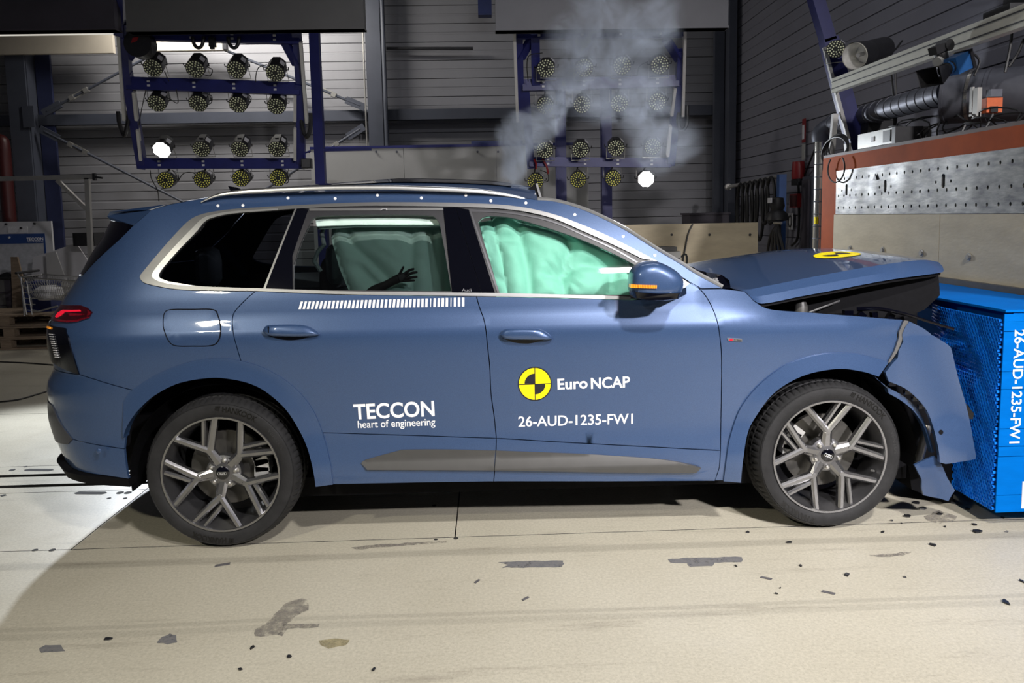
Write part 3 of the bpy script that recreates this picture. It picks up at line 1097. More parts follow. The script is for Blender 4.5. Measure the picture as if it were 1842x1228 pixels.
# black gloss rear corner of the tailgate glass
g1 = ub([(240, 405), (148, 496)])
ztop = ub([(240, 405)])[0][1]
skin('tailgate_glass', list(g1[:1]) + list(g1[1:]) + [(UMIN, g1[1][1]), (UMIN, ztop + 0.06)] + list(ub([(222, 399)])), M['black_gloss'], car, mirror=True)

# rear bumper
zb = ub([(132, 790)])[0][1]
uv = list(ub(L_([(142, 673), (170, 682), (236, 701)], ARCH_R[iR2:], [(132, 790)]))) + [(UMIN, zb), (UMIN, zq)]
bumper = skin('rear_bumper', uv, M['paint'], car, mirror=True)
zl = ub([(102, 795)])[0][1]
uv = list(ub([(132, 790), (224, 807), (232, 861), (190, 855), (151, 849), (130, 841), (118, 827)])) + [(UMIN, ub([(118, 827)])[0][1]), (UMIN, zb)]
skin('bumper_lower', uv, M['paint'], bumper, mirror=True)
uv = list(ub([(232, 861), (236, 875), (166, 866), (130, 857)])) + [(UMIN, 0.26), (UMIN, 0.40)] + list(ub([(118, 827), (130, 841), (151, 849), (190, 855)]))
skin('rear_valance', uv, M['black_matte'], bumper, off=lambda u, z: 0.006 + 0.03 * np.clip((-2.0 - u) / 0.3, 0, 1), thick=0.06, mirror=True)
uv = list(ub([(94, 727), (106, 754), (132, 790), (124, 799), (106, 796)])) + [(UMIN + 0.35, zl), (UMIN + 0.35, ub([(94, 727)])[0][1])]
skin('bumper_insert', uv, mat('dark_grey_insert', (0.05, 0.052, 0.062), 0.4, 0.3, var=0.1), bumper, off=0.005, thick=0.02)
e = inflate([(178 + 4.2 * math.cos(t), 811 + 5.0 * math.sin(t)) for t in np.linspace(0, 2 * math.pi, 13)[:-1]], -0.972, [(1, 0.0), (1, -0.004), (.8, -0.006)], 'parking_sensor', M['paint'], bumper)

# tail lamps
zt = ub([(100, 553), (110, 548), (146, 549), (157, 553), (166, 561), (161, 570), (137, 579), (119, 580), (97, 578)], 0.004)
uv = list(zt) + [(UMIN + 0.25, zt[-1][1]), (UMIN + 0.25, zt[0][1])]
lampo = skin('tail_lamp', uv, M['tail_dark'], car, off=0.006, thick=0.03, gap=0.0, grid=0.02)
lampo['label'] = 'dark red tail lamp with a glowing bar'
for poly, m in (([(104, 562), (113, 557), (144, 557), (145, 560), (116, 561), (108, 568), (101, 571), (99, 569)], 'tail_glow'),
                ([(99, 572), (120, 576), (138, 575), (158, 569), (161, 571), (138, 578.5), (118, 579.5), (98, 576)], 'tail_red'),
                ([(157, 557), (163, 561), (161, 566), (156, 568), (158, 561)], 'tail_red'),
                ([(122, 563), (152, 564), (150, 567), (124, 568)], 'tail_red')):
    skin('light_bar', ub(poly, 0.008), M[m], lampo, off=0.009, thick=0.004, gap=0, grid=None)
zt = ub([(118, 590), (123, 607), (132, 641), (142, 673), (99, 654)], 0.004)
uv = [(zt[0][0], zt[0][1])] + list(zt[1:]) + [(UMIN + 0.3, zt[-1][1] + 0.01), (UMIN + 0.3, zt[0][1] + .006)]
lo = skin('lower_rear_lamp', uv, M['black_gloss'], car, off=0.006, thick=0.03, gap=0, grid=0.03)
lo['label'] = 'gloss black lower rear lamp panel'
for k in range(11):
    yy = 600 + k * 4.1
    xx = 88.5 + k * 1.05
    skin('louvre', ub([(xx, yy), (xx + 6.5, yy + 0.8), (xx + 7, yy + 2.3), (xx + .5, yy + 1.5)], 0.008), M['sticker'], lo, off=0.011, thick=0.004, gap=0, grid=None)
skin('side_marker', ub([(86.5, 586.5), (92, 588), (91, 592), (86, 590)], 0.006), M['amber'], lo, off=0.012, thick=0.006, gap=0, grid=None)

# ---- doors
uv = ub(L_(BELT_LO[:upto(BELT_LO, 857, 532.5)], SEAM_B, [(740, 783), (600, 778.5), (543, 778)], ARCH_R[iR0:iR1 + 1], SEAM_C[::-1]))
rdoor = skin('rear_door', uv, M['paint'], car, mirror=True)
uv = ub(L_([(893, 788), (892, 819), (888, 866), (750, 868), (600, 871)], ARCH_R[:iR0], [(543, 778), (600, 778.5), (740, 783)]))
skin('door_lower', uv, M['paint'], rdoor, mirror=True)
ib = upto(BELT_LO, 857, 532.5)
uv = ub(L_(BELT_LO[ib:], [(1180, 537), (1225, 512)], SEAM_A, [(1160, 803), (1029, 796), (893, 788)], SEAM_B[::-1]))
fdoor = skin('front_door', uv, M['paint'], car, mirror=True)
uv = ub([(893, 788), (1029, 796), (1160, 803), (1296, 810), (1294, 840), (1286, 865), (1100, 866), (888, 866), (892, 819)])
skin('door_lower', uv, M['paint'], fdoor, mirror=True)
# grey rocker trims
uv = ub(cr([(649, 832), (660, 825), (714, 810), (729, 807.5), (800, 807), (892, 809)]) + [(889, 844)] + [(760, 844), (661, 844)])
skin('rocker_trim', uv, M['rocker_grey'], rdoor, off=lambda u, z: 0.004 + 0.016 * np.clip((z - 0.38) / -0.06 + 1, 0, 1), thick=0.02, grid=0.02)
uv = ub(cr([(892, 809), (1056, 815.5), (1185, 824), (1240, 833), (1260, 839)]) + [(1250, 848), (1094, 847), (889, 844)])
skin('rocker_trim', uv, M['rocker_grey'], fdoor, off=lambda u, z: 0.004 + 0.016 * np.clip((z - 0.38) / -0.06 + 1, 0, 1), thick=0.02, grid=0.02)
# fuel flap
uv = ub(cr([(294, 575), (297, 562), (308, 557), (345, 556.5), (383, 557), (392, 567), (397, 591), (393, 612), (380, 621), (345, 622), (315, 621), (303, 611), (295, 591), (294, 575)]))
flap = skin('fuel_flap', uv, M['paint'], quarter, off=0.0035, thick=0.006)
skin('flap_joint', resample([p for p in inset_poly([tuple(q) for q in uv], -0.003)], .02), M['black_matte'], quarter, off=0.0012, thick=0.002, gap=0)

# ---- wheel arch flares
uv = ub(L_(FLARE_R, [(224, 780)], ARCH_R[::-1][4:]))
hubs = {'r': (-1.515, .3825), 'f': (1.515, .3825)}


def flare_off(cx, cz, r0, r1, h):
    def f(u, z):
        r = np.hypot(np.asarray(u) - cx, np.asarray(z) - cz)
        t = np.clip((r1 - r) / (r1 - r0), 0, 1)
        return 0.004 + h * t * t * (3 - 2 * t)
    return f


skin('arch_flare', uv, M['paint'], quarter, off=flare_off(-1.515, .36, .42, .62, .020), thick=0.05, grid=0.02)
uv = ub(L_(FLARE_F, [(1577, 676)], ARCH_F[::-1][1:]))
# ---- front wing and torn bumper corner
uvw = ub(L_([(1262, 519.5), (1300, 519), (1339, 523.5)], cr([(1350, 534), (1361, 544), (1388, 556), (1464, 562), (1540, 568), (1624, 575)]),
            [(1619, 590), (1614, 602), (1616, 614), (1608, 630), (1606, 642), (1596, 652), (1577, 676)], ARCH_F[::-1][1:], [(1286, 864), (1294, 840)], SEAM_A[::-1]))
wing = skin('front_wing', uvw, M['paint'], car, mirror=True)
skin('arch_flare', uv, M['paint'], wing, off=flare_off(1.515, .36, .42, .62, .020), thick=0.05, grid=0.02)


def bump_off(u, z):
    # the torn corner is pushed outwards and buckled
    t = np.clip((u - 1.82) / 0.5, 0, 1)
    return 0.012 + 0.05 * t + 0.012 * np.sin(u * 17 + z * 9) * t - 0.05 * np.clip((u - 2.15) / 0.25, 0, 1) ** 2


uvc = ub(L_(cr([(1636, 577), (1660, 589), (1677, 601), (1701, 616), (1711, 624)]), cr([(1713, 630), (1724, 677), (1742, 742), (1756, 818)]),
            [(1755, 826), (1728, 831), (1701, 835), (1690, 832)], cr([(1686, 800), (1677, 765), (1663, 733), (1632, 702), (1598, 686)]),
            [(1592, 670), (1604, 654), (1614, 644), (1616, 630), (1624, 614), (1622, 602), (1628, 588)]), bump_off)
corner = skin('front_bumper_corner', uvc, M['paint'], car, off=bump_off, thick=0.02, grid=0.03)
corner['label'] = 'torn front bumper corner pressed against the honeycomb'
sp = ub([(1686 + 4 * math.cos(t) + 6.5, 777 + 4.5 * math.sin(t)) for t in np.linspace(0, 2 * math.pi, 11)[:-1]], bump_off)
skin('sensor_hole', sp, M['black_matte'], corner, off=lambda u, z: bump_off(u, z) + 0.002, thick=0.002, gap=0, grid=None)
# bent tabs along the tear, and the dislodged arch lip
skin('torn_edge', ub([(1626, 576), (1634, 577), (1625, 600), (1621, 616), (1613, 634), (1601, 651), (1597, 652), (1609, 630), (1617, 606), (1617, 596)], 0.01), M['satin_chrome'], corner, off=0.012, thick=0.01, gap=0, grid=None)
lipo = skin('arch_lip', ub(L_(cr([(1574, 678), (1600, 697), (1628, 713), (1652, 737), (1668, 770), (1678, 802), (1681, 812)]), cr([(1676, 815), (1663, 772), (1645, 742), (1622, 722), (1598, 708)]), [(1596, 700), (1588, 692)]), -0.02), M['paint'], corner, off=-0.02, thick=0.03, grid=0.03)
for px, py in ((1604, 690), (1632, 705), (1646, 717), (1657, 731)):
    q = ub([(px, py)])[0]
    p = bsurf(q[0], q[1], 0.0)
    MB().box(p + np.array([0, 0.0, 0]), (0.032, 0.02, 0.02)).build('clip', M['black_gloss'], corner)
# lower broken shield piece under the bumper
frag = [(1638, 832), (1660, 826), (1683, 821), (1698, 838), (1709, 862), (1723, 885), (1716, 893), (1709, 903), (1690, 896), (1677, 892), (1648, 882), (1641, 868), (1638, 850)]
P = [at_y(p[0], p[1], -0.98 + 0.10 * i / len(frag)) for i, p in enumerate(frag)]
mb = MB()
V, F, be = fill2d([(p[0], p[2]) for p in P], [], 0.03)
vs = [np.array([a, -0.98 + 0.05 * math.sin((a - 2.0) * 9) + 0.10 * max(0, 0.30 - b), b]) for a, b in V]
n0 = len(vs)
mb.add(vs + [v + np.array([0.0, 0.012, 0]) for v in vs], [tuple(f) for f in F] + [tuple(i + n0 for i in reversed(f)) for f in F] + [(a, b, b + n0, a + n0) for a, b in be])
o = mb.build('broken_shield', M['paint'], corner, smooth=True)
o['label'] = 'broken bumper piece hanging behind the front wheel'

# ---- side glass, frames, pillars
GL_Q = cr(CH_LOW[::1][0:0] or [(474, 519), (533, 373)], 2)
q_glass = ub(L_([(474, 518), (532, 376.5), (480, 380.5), (420, 385.5)], cr([(385, 392.5), (369, 400.5), (354, 418.5), (324, 449.5), (296, 482), (288, 495), (290, 500.5), (305, 506.5), (354, 514), (420, 517)])))
skin('quarter_window', q_glass, M['glass_dark'], quarter, off=-0.006, thick=0.004, gap=0)
r_open = cr([(528, 475), (541, 436), (554, 408), (562, 394), (578, 388), (640, 386), (700, 385.5), (770, 387), (784, 392), (791, 402)]) + [(800, 450), (812, 523.5), (700, 522.5), (529, 520.5)]
f_open = cr([(898, 526.5), (880, 465), (862, 407), (862, 397), (874, 389), (900, 389), (930, 393.5), (990, 411), (1047, 431), (1104, 456), (1146, 478)]) + [(1150, 500), (1152, 530), (1000, 529)]
dlo = L_([(474, 519), (534, 375), (620, 371.5), (700, 370.5), (830, 372.5), (921, 377.5), (990, 391.5), (1047, 415), (1104, 440.5), (1156, 466), (1185, 475), (1236, 508), (1225, 514), (1180, 538), (1134, 536), (1000, 530.5), (889, 528), (740, 526.5), (600, 524.5)])
skin('window_frame', ub(dlo), M['rubber_seal'], car, holes=[ub(r_open), ub(f_open)], off=-0.002, thick=0.012, gap=0, mirror=False)
rg = ub(L_([(531, 466), (545, 428), (556, 405.5), (640, 403), (793, 404), (800, 450), (812, 524), (700, 523), (529, 521)]))
skin('door_window', rg, M['glass_tint'], rdoor, off=-0.010, thick=0.004, gap=0)
skin('door_window', ub(f_open), M['glass_clear'], fdoor, off=-0.010, thick=0.004, gap=0)
skin('rear_pillar_cover', ub([(535, 373), (556, 376.5), (527, 461), (528, 521), (475, 519)]), M['black_gloss'], car, off=0.003, thick=0.01)
skin('pillar_cover', ub([(797, 373.5), (820, 373), (868, 531), (813, 525)]), M['black_gloss'], rdoor, off=0.003, thick=0.01, gap=0.001)
skin('pillar_cover', ub([(820, 373), (843, 377), (891, 528), (868, 531)]), M['black_gloss'], fdoor, off=0.003, thick=0.01, gap=0.001)
skin('glass_run', ub([(533, 371), (536, 371), (478, 519), (474, 519)]), M['satin_chrome'], quarter, off=0.004, thick=0.006, gap=0, grid=None)
skin('window_bead', ub([(556, 375), (798, 374), (799, 377.5), (557, 379)]), M['satin_chrome'], rdoor, off=0.001, thick=0.006, gap=0, grid=None)
skin('window_bead', ub(L_([(843, 376), (846, 376)], cr([(866, 378), (921, 382), (990, 396), (1047, 420), (1104, 446), (1148, 471)]), cr([(1144, 472), (1104, 449), (1047, 423), (990, 399), (921, 385), (866, 381)]), [(848, 381), (899, 527), (895, 527)])),
     mat('dark_bead', (0.10, 0.10, 0.11), .35, .6, var=.05), fdoor, off=0.001, thick=0.006, gap=0, grid=None)
uv = ub(L_(CH_UP, BELT_LO, BELT_UP[::-1], CH_LOW[::-1]))
skin('window_trim', uv, M['satin_chrome'], car, off=0.006, thick=0.012, gap=0, grid=0.03, step=0.015)
# inner bright bevel of the quarter-window surround
uv = ub(L_(cr([(500, 376), (420, 381), (385, 387), (365, 394), (346, 412), (316, 443), (286, 477), (275, 493), (277, 501), (292, 508), (320, 513)]), [(354, 515), (305, 507)], cr([(289, 501), (287, 495), (295, 482), (324, 449), (354, 418), (369, 400), (385, 392), (420, 385), (500, 379)])))
skin('window_bevel', uv, M['bright_chrome'], quarter, off=lambda u, z: 0.0075, thick=0.008, gap=0, grid=None)
skin('corner_trim', ub([(1222, 498), (1240, 510), (1232, 516), (1218, 522), (1208, 520)]), M['satin_chrome'], fdoor, off=0.004, thick=0.008, gap=0, grid=None)

# ---- unseen black shell added behind the panel gaps to block light
shell = MB()
uvs = ub(L_([(1300, 523)], [(1240, 515)], BELT_LO[::-1], [(465, 523), (300, 522), (160, 540)], [(130, 640), (140, 700), (160, 800), (222, 806)], ARCH_R[::-1][1:], [(600, 868), (1290, 862)], ARCH_F, [(1590, 668), (1618, 580), (1464, 566), (1388, 560), (1361, 548)]))
sh = skin('light_block_shell', uvs, M['black_matte'], car, off=-0.045, thick=0, gap=0, grid=0.1, mirror=True)

# ---- roof, windscreen, rear spoiler
re_uv = ub(L_(ROOF_EDGE, A_EDGE[1:]))
re3 = bsurf(re_uv[:, 0], re_uv[:, 1])
k0 = len(ROOF_EDGE)
tip = np.array([at_y(198, 381, -0.60)])
rear_edge = np.vstack([tip, re3[:k0]])
rows = []
for p in rear_edge:
    hw = -p[1]
    row = []
    hx = np.clip((p[0] + 1.6) / 0.9, 0, 1) * np.clip((1.0 - p[0]) / 0.7, 0, 1)
    for s in np.linspace(-1, 1, 17):
        row.append((p[0] - 0.05 * (1 - s * s) * (p[0] < -1.9), s * hw, p[2] + (0.022 + 0.068 * hx) * (1 - abs(s) ** 2.6)))
    rows.append(row)
roof = MB().loft(rows).build('roof', M['paint'], car, smooth=True, sharp=60)
# glass sunroof sheet on the roof
rows = []
for p in rear_edge[6:-6]:
    hw = -p[1]; hx = np.clip((p[0] + 1.6) / 0.9, 0, 1) * np.clip((1.0 - p[0]) / 0.7, 0, 1)
    rows.append([(p[0], s * hw, p[2] + (0.022 + 0.068 * hx) * (1 - abs(s) ** 2.6) + 0.006) for s in np.linspace(-0.72, 0.72, 11)])
MB().loft(rows).build('sunroof', M['black_gloss'], roof, smooth=True, sharp=60)
ws = re3[k0 - 1:]
rows = []
for i, p in enumerate(ws):
    hw = -p[1]; t = i / (len(ws) - 1)
    rows.append([(p[0] + (0.01 + 0.07 * t) * (1 - s * s), s * hw, p[2] + 0.01 * (1 - abs(s) ** 2.5) * (1 - t)) for s in np.linspace(-1, 1, 15)])
MB().loft(rows).build('windscreen', M['glass_shield'], car, smooth=True, sharp=60)
MB().tube([p + np.array([0, 0.004, 0.004]) for p in ws], 0.011, 8).build('windscreen_trim', M['bright_chrome'], car, smooth=True)
# spoiler: side cheek + lip
uv = ub([(273, 377.5), (240, 405), (222, 401)])
ch = [at_y(198, 380.5, -0.60), at_y(303, 367, -0.70), bsurf(*ub([(273, 377.5)])[0]), bsurf(*ub([(240, 405)])[0]), at_y(199, 396, -0.60), at_y(192.5, 389, -0.58)]
mir = lambda P: [np.array([p[0], -p[1], p[2]]) for p in P]
a = ch; b = mir(ch)
mb = MB().add(a + b, [(0, 1, 2, 3, 4, 5), (11, 10, 9, 8, 7, 6), (5, 4, 10, 11), (4, 3, 9, 10), (0, 5, 11, 6)])
spo = mb.build('rear_spoiler', M['paint'], car)
# roof rails
for sgn, nm in ((1, 'near'), (-1, 'far')):
    pxs = cr([(362, 360), (385, 350), (410, 344.5), (460, 340), (554, 335.5), (620, 334), (700, 334), (752, 335.5), (830, 338.5), (880, 342.5), (925, 349.5), (962, 358.5)])
    base = bsurf(*ub(pxs, 0).T) if False else np.array([at_y(p[0], p[1] + 3.5, -0.725) for p in pxs])
    rad = [0.004 + 0.010 * min(1, 4 * i / (len(base) - 1), 4 * (1 - i / (len(base) - 1))) for i in range(len(base))]
    pts = [np.array([p[0], sgn * p[1], p[2] + 0.0]) for p in base]
    vs = []; fs = []
    for p, r in zip(pts, rad):
        vs.append([p + np.array([0, dy * r * 1.2, dz * r]) for dy, dz in ((-1, -.8), (-1.1, .2), (-.6, .95), (.4, 1), (1, .5), (1, -.8))])
    mb = MB().loft(vs, closed=True)
    o = mb.build('roof_rail', M['bright_chrome'], roof, smooth=True, sharp=50)
    o['label'] = 'bright aluminium roof rail'
# white reference dots along the roof side
for px, py in ((392, 370), (437, 369.5), (518, 356), (603, 357), (679, 351), (758, 356), (838, 351), (883, 361), (946, 365), (1034, 386), (1121, 425), (1178, 459)):
    dpoly = ub([(px + 2.7 * math.cos(t), py + 2.7 * math.sin(t)) for t in np.linspace(0, 2 * math.pi, 11)[:-1]], 0.001)
    skin('marker_dot', dpoly, M['decal_white'], quarter, off=0.0015, thick=0.001, gap=0, grid=None)
# shark-fin aerial, sunroof wind deflector, roof sensor
fin = [at_y(410, 335, 0), at_y(424, 336, 0), at_y(446, 343.5, 0), at_y(414, 343.5, 0)]
zr = 1.80
P = [np.array([p[0], -0.02, p[2]]) for p in [at_y(410, 334.5, -.02), at_y(426, 337, -.02), at_y(447, 346, -.02), at_y(416, 346, -.02)]]
MB().prism(P, (0, 0.04, 0)).build('roof_aerial', M['black_gloss'], roof)
d0, d1, d2, d3 = at_y(930, 352, -0.50), at_y(965, 330, -0.50), at_y(973, 357, -0.50), at_y(958, 334, -0.50)
off = np.array([0, 0.98, 0])
MB().add([d0, d1, d2, d0 + off, d1 + off, d2 + off], [(0, 1, 2), (5, 4, 3), (0, 3, 4, 1), (1, 4, 5, 2), (0, 2, 5, 3)]).build('wind_deflector', M['black_matte'], roof)
MB().bar(d1, d2, 0.016, 0.012).build('deflector_edge', M['satin_chrome'], roof)
dv = at_y(876, 338, -0.3)
mb = MB().box(dv + np.array([0, 0, -.01]), (0.05, 0.04, 0.03)).box(dv + np.array([0, 0, .012]), (0.014, 0.014, 0.03))
for k in (-1, 1):
    mb.bar(dv + np.array([k * .02, 0, 0]), dv + np.array([k * .055, 0, -.012]), 0.01, 0.008)
mb.build('roof_sensor', M['black_matte'], roof)

# far flank (mirrored), floor pan
FAR.build('far_flank', M['paint'], car, fixn=False)
up_ = MB().box((0.05, 0, 0.25), (3.9, 1.60, 0.10)).box((-2.05, 0, 0.45), (0.5, 1.2, 0.3))
up_.build('underbody', M['black_matte'], car)

# ---- bonnet, tented by the impact
near_lo = cr([at_y(1341, 525, -.905), at_y(1361, 543.5, -.905), at_y(1383, 544.5, -.905), at_y(1440, 533, -.90), at_y(1505, 521, -.89), at_y(1600, 503, -.86), at_y(1687, 491, -.80), at_y(1698, 486, -.76)], 4)
ridge = cr([at_y(1318, 519, -.82), at_y(1345, 520.5, -.83), at_y(1370, 516, -.83), at_y(1430, 504, -.82), at_y(1490, 492.5, -.81), at_y(1580, 477, -.78), at_y(1656, 467.5, -.72), at_y(1688, 471, -.70)], 4)
mid1 = cr([at_y(1272, 500, -.42), at_y(1310, 492, -.42), at_y(1345, 486, -.42), at_y(1410, 476, -.42), at_y(1470, 466.5, -.42), at_y(1545, 460, -.42), at_y(1610, 458, -.40), at_y(1640, 462, -.38)], 4)
midc = cr([at_y(1240, 478, .06), at_y(1290, 467.5, .06), at_y(1330, 461.5, .06), at_y(1385, 453.5, .06), at_y(1440, 447.5, .06), at_y(1500, 446.5, .06), at_y(1570, 452, .06), at_y(1610, 459, .06)], 4)
hrows = []
for a, b, c, d in zip(near_lo, ridge, mid1, midc):
    far1 = np.array([c[0], 0.62, c[2] - 0.02]); far2 = np.array([b[0], 0.86, b[2] - 0.05]); far3 = np.array([a[0], .92, a[2] - 0.03])
    hrows.append([a, a * .5 + b * .5 + np.array([0, -.012, .0]), b] + cr([b, c, d, far1, far2], 5)[1:] + [far3])
hood = MB().loft(hrows).build('bonnet', M['paint'], car, smooth=True, sharp=17)
hood['label'] = 'bonnet buckled upwards by the impact'
under = [[p + np.array([-0.01, 0.01 if j < 3 else 0, -0.018]) for j, p in enumerate(r)] for r in hrows]
MB().loft(under).build('bonnet_liner', M['black_matte'], hood, fixn=False)
# yellow-black round sticker lying on the bonnet
HR = np.array(hrows)


def hood_pt(t, s, lift=0.003):
    i = np.clip(t, 0, 1) * (HR.shape[0] - 1); j = np.clip(s, 0, 1) * (HR.shape[1] - 1)
    i0, j0 = int(min(i, HR.shape[0] - 2)), int(min(j, HR.shape[1] - 2)); a, b = i - i0, j - j0
    p = HR[i0, j0] * (1 - a) * (1 - b) + HR[i0 + 1, j0] * a * (1 - b) + HR[i0, j0 + 1] * (1 - a) * b + HR[i0 + 1, j0 + 1] * a * b
    return p + np.array([0, -.001, lift])


def hood_near(px, py):
    best = None
    for t in np.linspace(0.05, 0.98, 80):
        for s in np.linspace(0.15, 0.6, 60):
            q = project(hood_pt(t, s)); e_ = (q[0] - px) ** 2 + (q[1] - py) ** 2
            if best is None or e_ < best[0]: best = (e_, t, s)
    return best[1:]


ht, hs_ = hood_near(1504, 459)
ring = [hood_pt(ht + 0.085 * math.cos(t), hs_ + 0.055 * math.sin(t)) for t in np.linspace(0, 2 * math.pi, 25)[:-1]]
MB().add([hood_pt(ht, hs_)] + ring, [(0, 1 + k, 1 + (k + 1) % 24) for k in range(24)]).build('round_sticker', M['decal_yellow'], hood, fixn=False)
for q0 in (0, 12):
    rg_ = [hood_pt(ht + 0.05 * math.cos(t), hs_ + 0.032 * math.sin(t), .0045) for t in np.linspace(0, 2 * math.pi, 25)[q0:q0 + 7]]
    MB().add([hood_pt(ht, hs_, .0045)] + rg_, [(0, 1 + k, 2 + k) for k in range(6)]).build('sticker_quadrant', M['decal_black'], hood, fixn=False)
# cowl / wiper area at the windscreen foot
cw = [at_y(1250, 484, -.55), at_y(1270, 489, -.62), at_y(1298, 494, -.74), at_y(1312, 504, -.80), at_y(1314, 516, -.82), at_y(1300, 518, -.84), at_y(1275, 505, -.80)]
MB().prism(cw, (0, 0.02, -0.06)).build('cowl', M['black_gloss'], car)
mb = MB()
for k in range(9):
    p = at_y(1286 + random.uniform(-4, 10), 508 + random.uniform(-6, 8), -.86 + random.uniform(0, .02))
    mb.box(p, (0.012, 0.012, 0.02))
mb.build('cowl_splinters', M['satin_chrome'], car)['kind'] = 'stuff'

# ---- crushed engine bay: dark block, slam panel, bent beam, crumpled struts
eng = [at_y(1352, 540, -.84), at_y(1520, 520, -.84), at_y(1640, 500, -.8), at_y(1684, 493, -.72), at_y(1687, 530, -.72), at_y(1664, 556, -.74), at_y(1640, 575, -.8), at_y(1460, 572, -.86)]
MB().prism([np.array([p[0], -.74, p[2]]) for p in eng], (0, 1.45, 0)).build('engine_bay', M['black_matte'], car)
bay = MB().box((1.62, 0, 0.72), (1.05, 1.20, 0.66)).box((2.02, 0.0, 0.60), (0.40, 1.3, 0.62)).build('engine_block', M['black_matte'], car)
MB().tube(cr([at_y(1541, 556, -.82), at_y(1580, 555, -.85), at_y(1625, 564, -.88), at_y(1665, 576, -.90), at_y(1716, 592, -.93)], 5), [0.012 - .0003 * k for k in range(21)], 8).build('bent_beam', M['black_gloss'], car, smooth=True)
MB().tube([at_y(1455, 562, -.83), at_y(1510, 541, -.78)], 0.006, 8).build('gas_strut', M['satin_chrome'], car, smooth=True)
p = at_y(1440, 557, -.80)
MB().lathe([(0.0, .05), (.025, .045), (.035, .02), (.035, -.04)], p, axis=2, n=16).build('strut_dome', M['rocker_grey'], car, smooth=True)
for k, (px, py, s) in enumerate(((1525, 563, .03), (1550, 566, .025), (1572, 568, .03), (1600, 571, .03), (1618, 574, .025))):
    R = Matrix.Rotation(0.7 * k, 3, 'Y')
    MB().box(at_y(px, py, -.80 - .01 * k), (s * 1.5, s, s), np.array(R)).build('bracket', M['black_gloss'], car)
# torn wheel-house metal behind the front wheel
MB().tube(cr([at_y(1668, 765, -.72), at_y(1660, 800, -.74), at_y(1651, 832, -.76)], 4), 0.022, 10).build('washer_pipe', M['alu'], car, smooth=True)
MB().prism([at_y(*p, -.66) for p in ((1598, 690), (1650, 735), (1690, 800), (1722, 840), (1712, 915), (1690, 900), (1640, 880), (1622, 760))], (0, 0.3, 0)).build('crushed_liner', M['black_matte'], car)
MB().prism([at_y(*p, -.95) for p in ((1727, 697), (1735, 722), (1752, 744), (1750, 754), (1744, 753), (1734, 735))], (0, 0.03, 0)).build('torn_flap', M['black_gloss'], car)
for px, py in ((1609, 721), (1630, 753)):
    MB().box(at_y(px, py, -.80), (0.014, 0.012, 0.010), np.array(Matrix.Rotation(px * .3, 3, 'Y'))).build('clip', M['decal_white'], car)

# ---- door mirror
mo = cr([(1132, 499), (1134, 489), (1142, 479), (1154, 472), (1179, 469.5), (1204, 479), (1222, 492), (1229, 506), (1226, 520), (1218, 533), (1190, 537), (1155, 536), (1136, 532), (1131, 516), (1132, 499)], 3)[:-1]
mirror = inflate(mo, -1.10, [(.45, -.080), (.72, -.074), (.86, -.060), (.95, -.038), (.99, -.012), (1, 0.01), (1, .035), (.94, .06), (.80, .075)], 'door_mirror', M['paint'], car)
mirror['label'] = 'door mirror with amber indicator strip'
inflate([(1134, 521), (1180, 524), (1222, 523), (1217, 535), (1190, 538.5), (1155, 538), (1138, 534)], -1.11, [(.80, -.075), (.95, -.060), (1, -.02), (1, .05), (.9, .06)], 'mirror_base', M['black_gloss'], mirror)
st = MB()
ind = MB()
for k in range(20):
    x = 1135 + k * 3.0
    y = 511.5 + k * 0.09
    z_ = -1.192 if 4 < k < 16 else -1.178
    ind.prism([at_y(x, y, z_), at_y(x + 2.0, y + .1, z_), at_y(x + 1.4, y + 6, z_), at_y(x - .6, y + 5.9, z_)], (0, 0.05, 0))
ind.build('indicator_strip', M['amber'], mirror)
MB().bar(at_y(1205, 530, -1.06), at_y(1226, 522, -.95), 0.05, 0.035).build('mirror_arm', M['black_gloss'], mirror)


# ---- door handles
def handle(px, parent, lower):
    q = ub(cr(px + [px[0]], 3)[:-1], 0.0)
    c = q.mean(axis=0)
    rows = []
    for s, o_ in ((1.0, -0.004), (1.0, 0.016), (0.95, 0.026), (0.82, 0.034), (0.5, 0.038)):
        uvq = c + (q - c) * s
        rows.append(list(bsurf(uvq[:, 0], uvq[:, 1], o_)))
    mb = MB().loft(rows, closed=True)
    n = len(q)
    mb.f.append(tuple(range(4 * n, 5 * n)))
    h = mb.build('door_handle', M['paint'], parent, smooth=True, sharp=60)
    q2 = ub(cr(lower + [lower[0]], 3)[:-1])
    skin('handle_recess', q2, M['black_gloss'], h, off=0.002, thick=0.003, gap=0, grid=None)
    return h


handle([(474, 596), (479, 589), (492, 586.5), (534, 586), (556, 588.5), (570, 596), (575, 602), (556, 604.5), (520, 605), (484, 603.5)], rdoor,
       [(480, 602), (520, 605), (560, 603), (545, 609), (525, 611.5), (505, 610), (490, 606)])
handle([(899.5, 601), (905, 594), (918, 591.5), (950, 591), (972, 592.5), (986, 599), (993.5, 608), (970, 609.5), (935, 609.5), (908, 608)], fdoor,
       [(903, 608), (935, 610), (985, 608), (966, 614.5), (950, 617.5), (930, 616.5), (917, 613)])
MB().box(bsurf(*ub([(487, 595)])[0], 0.036), (0.004, 0.006, 0.03)).build('key_cover_joint', M['black_matte'], rdoor)


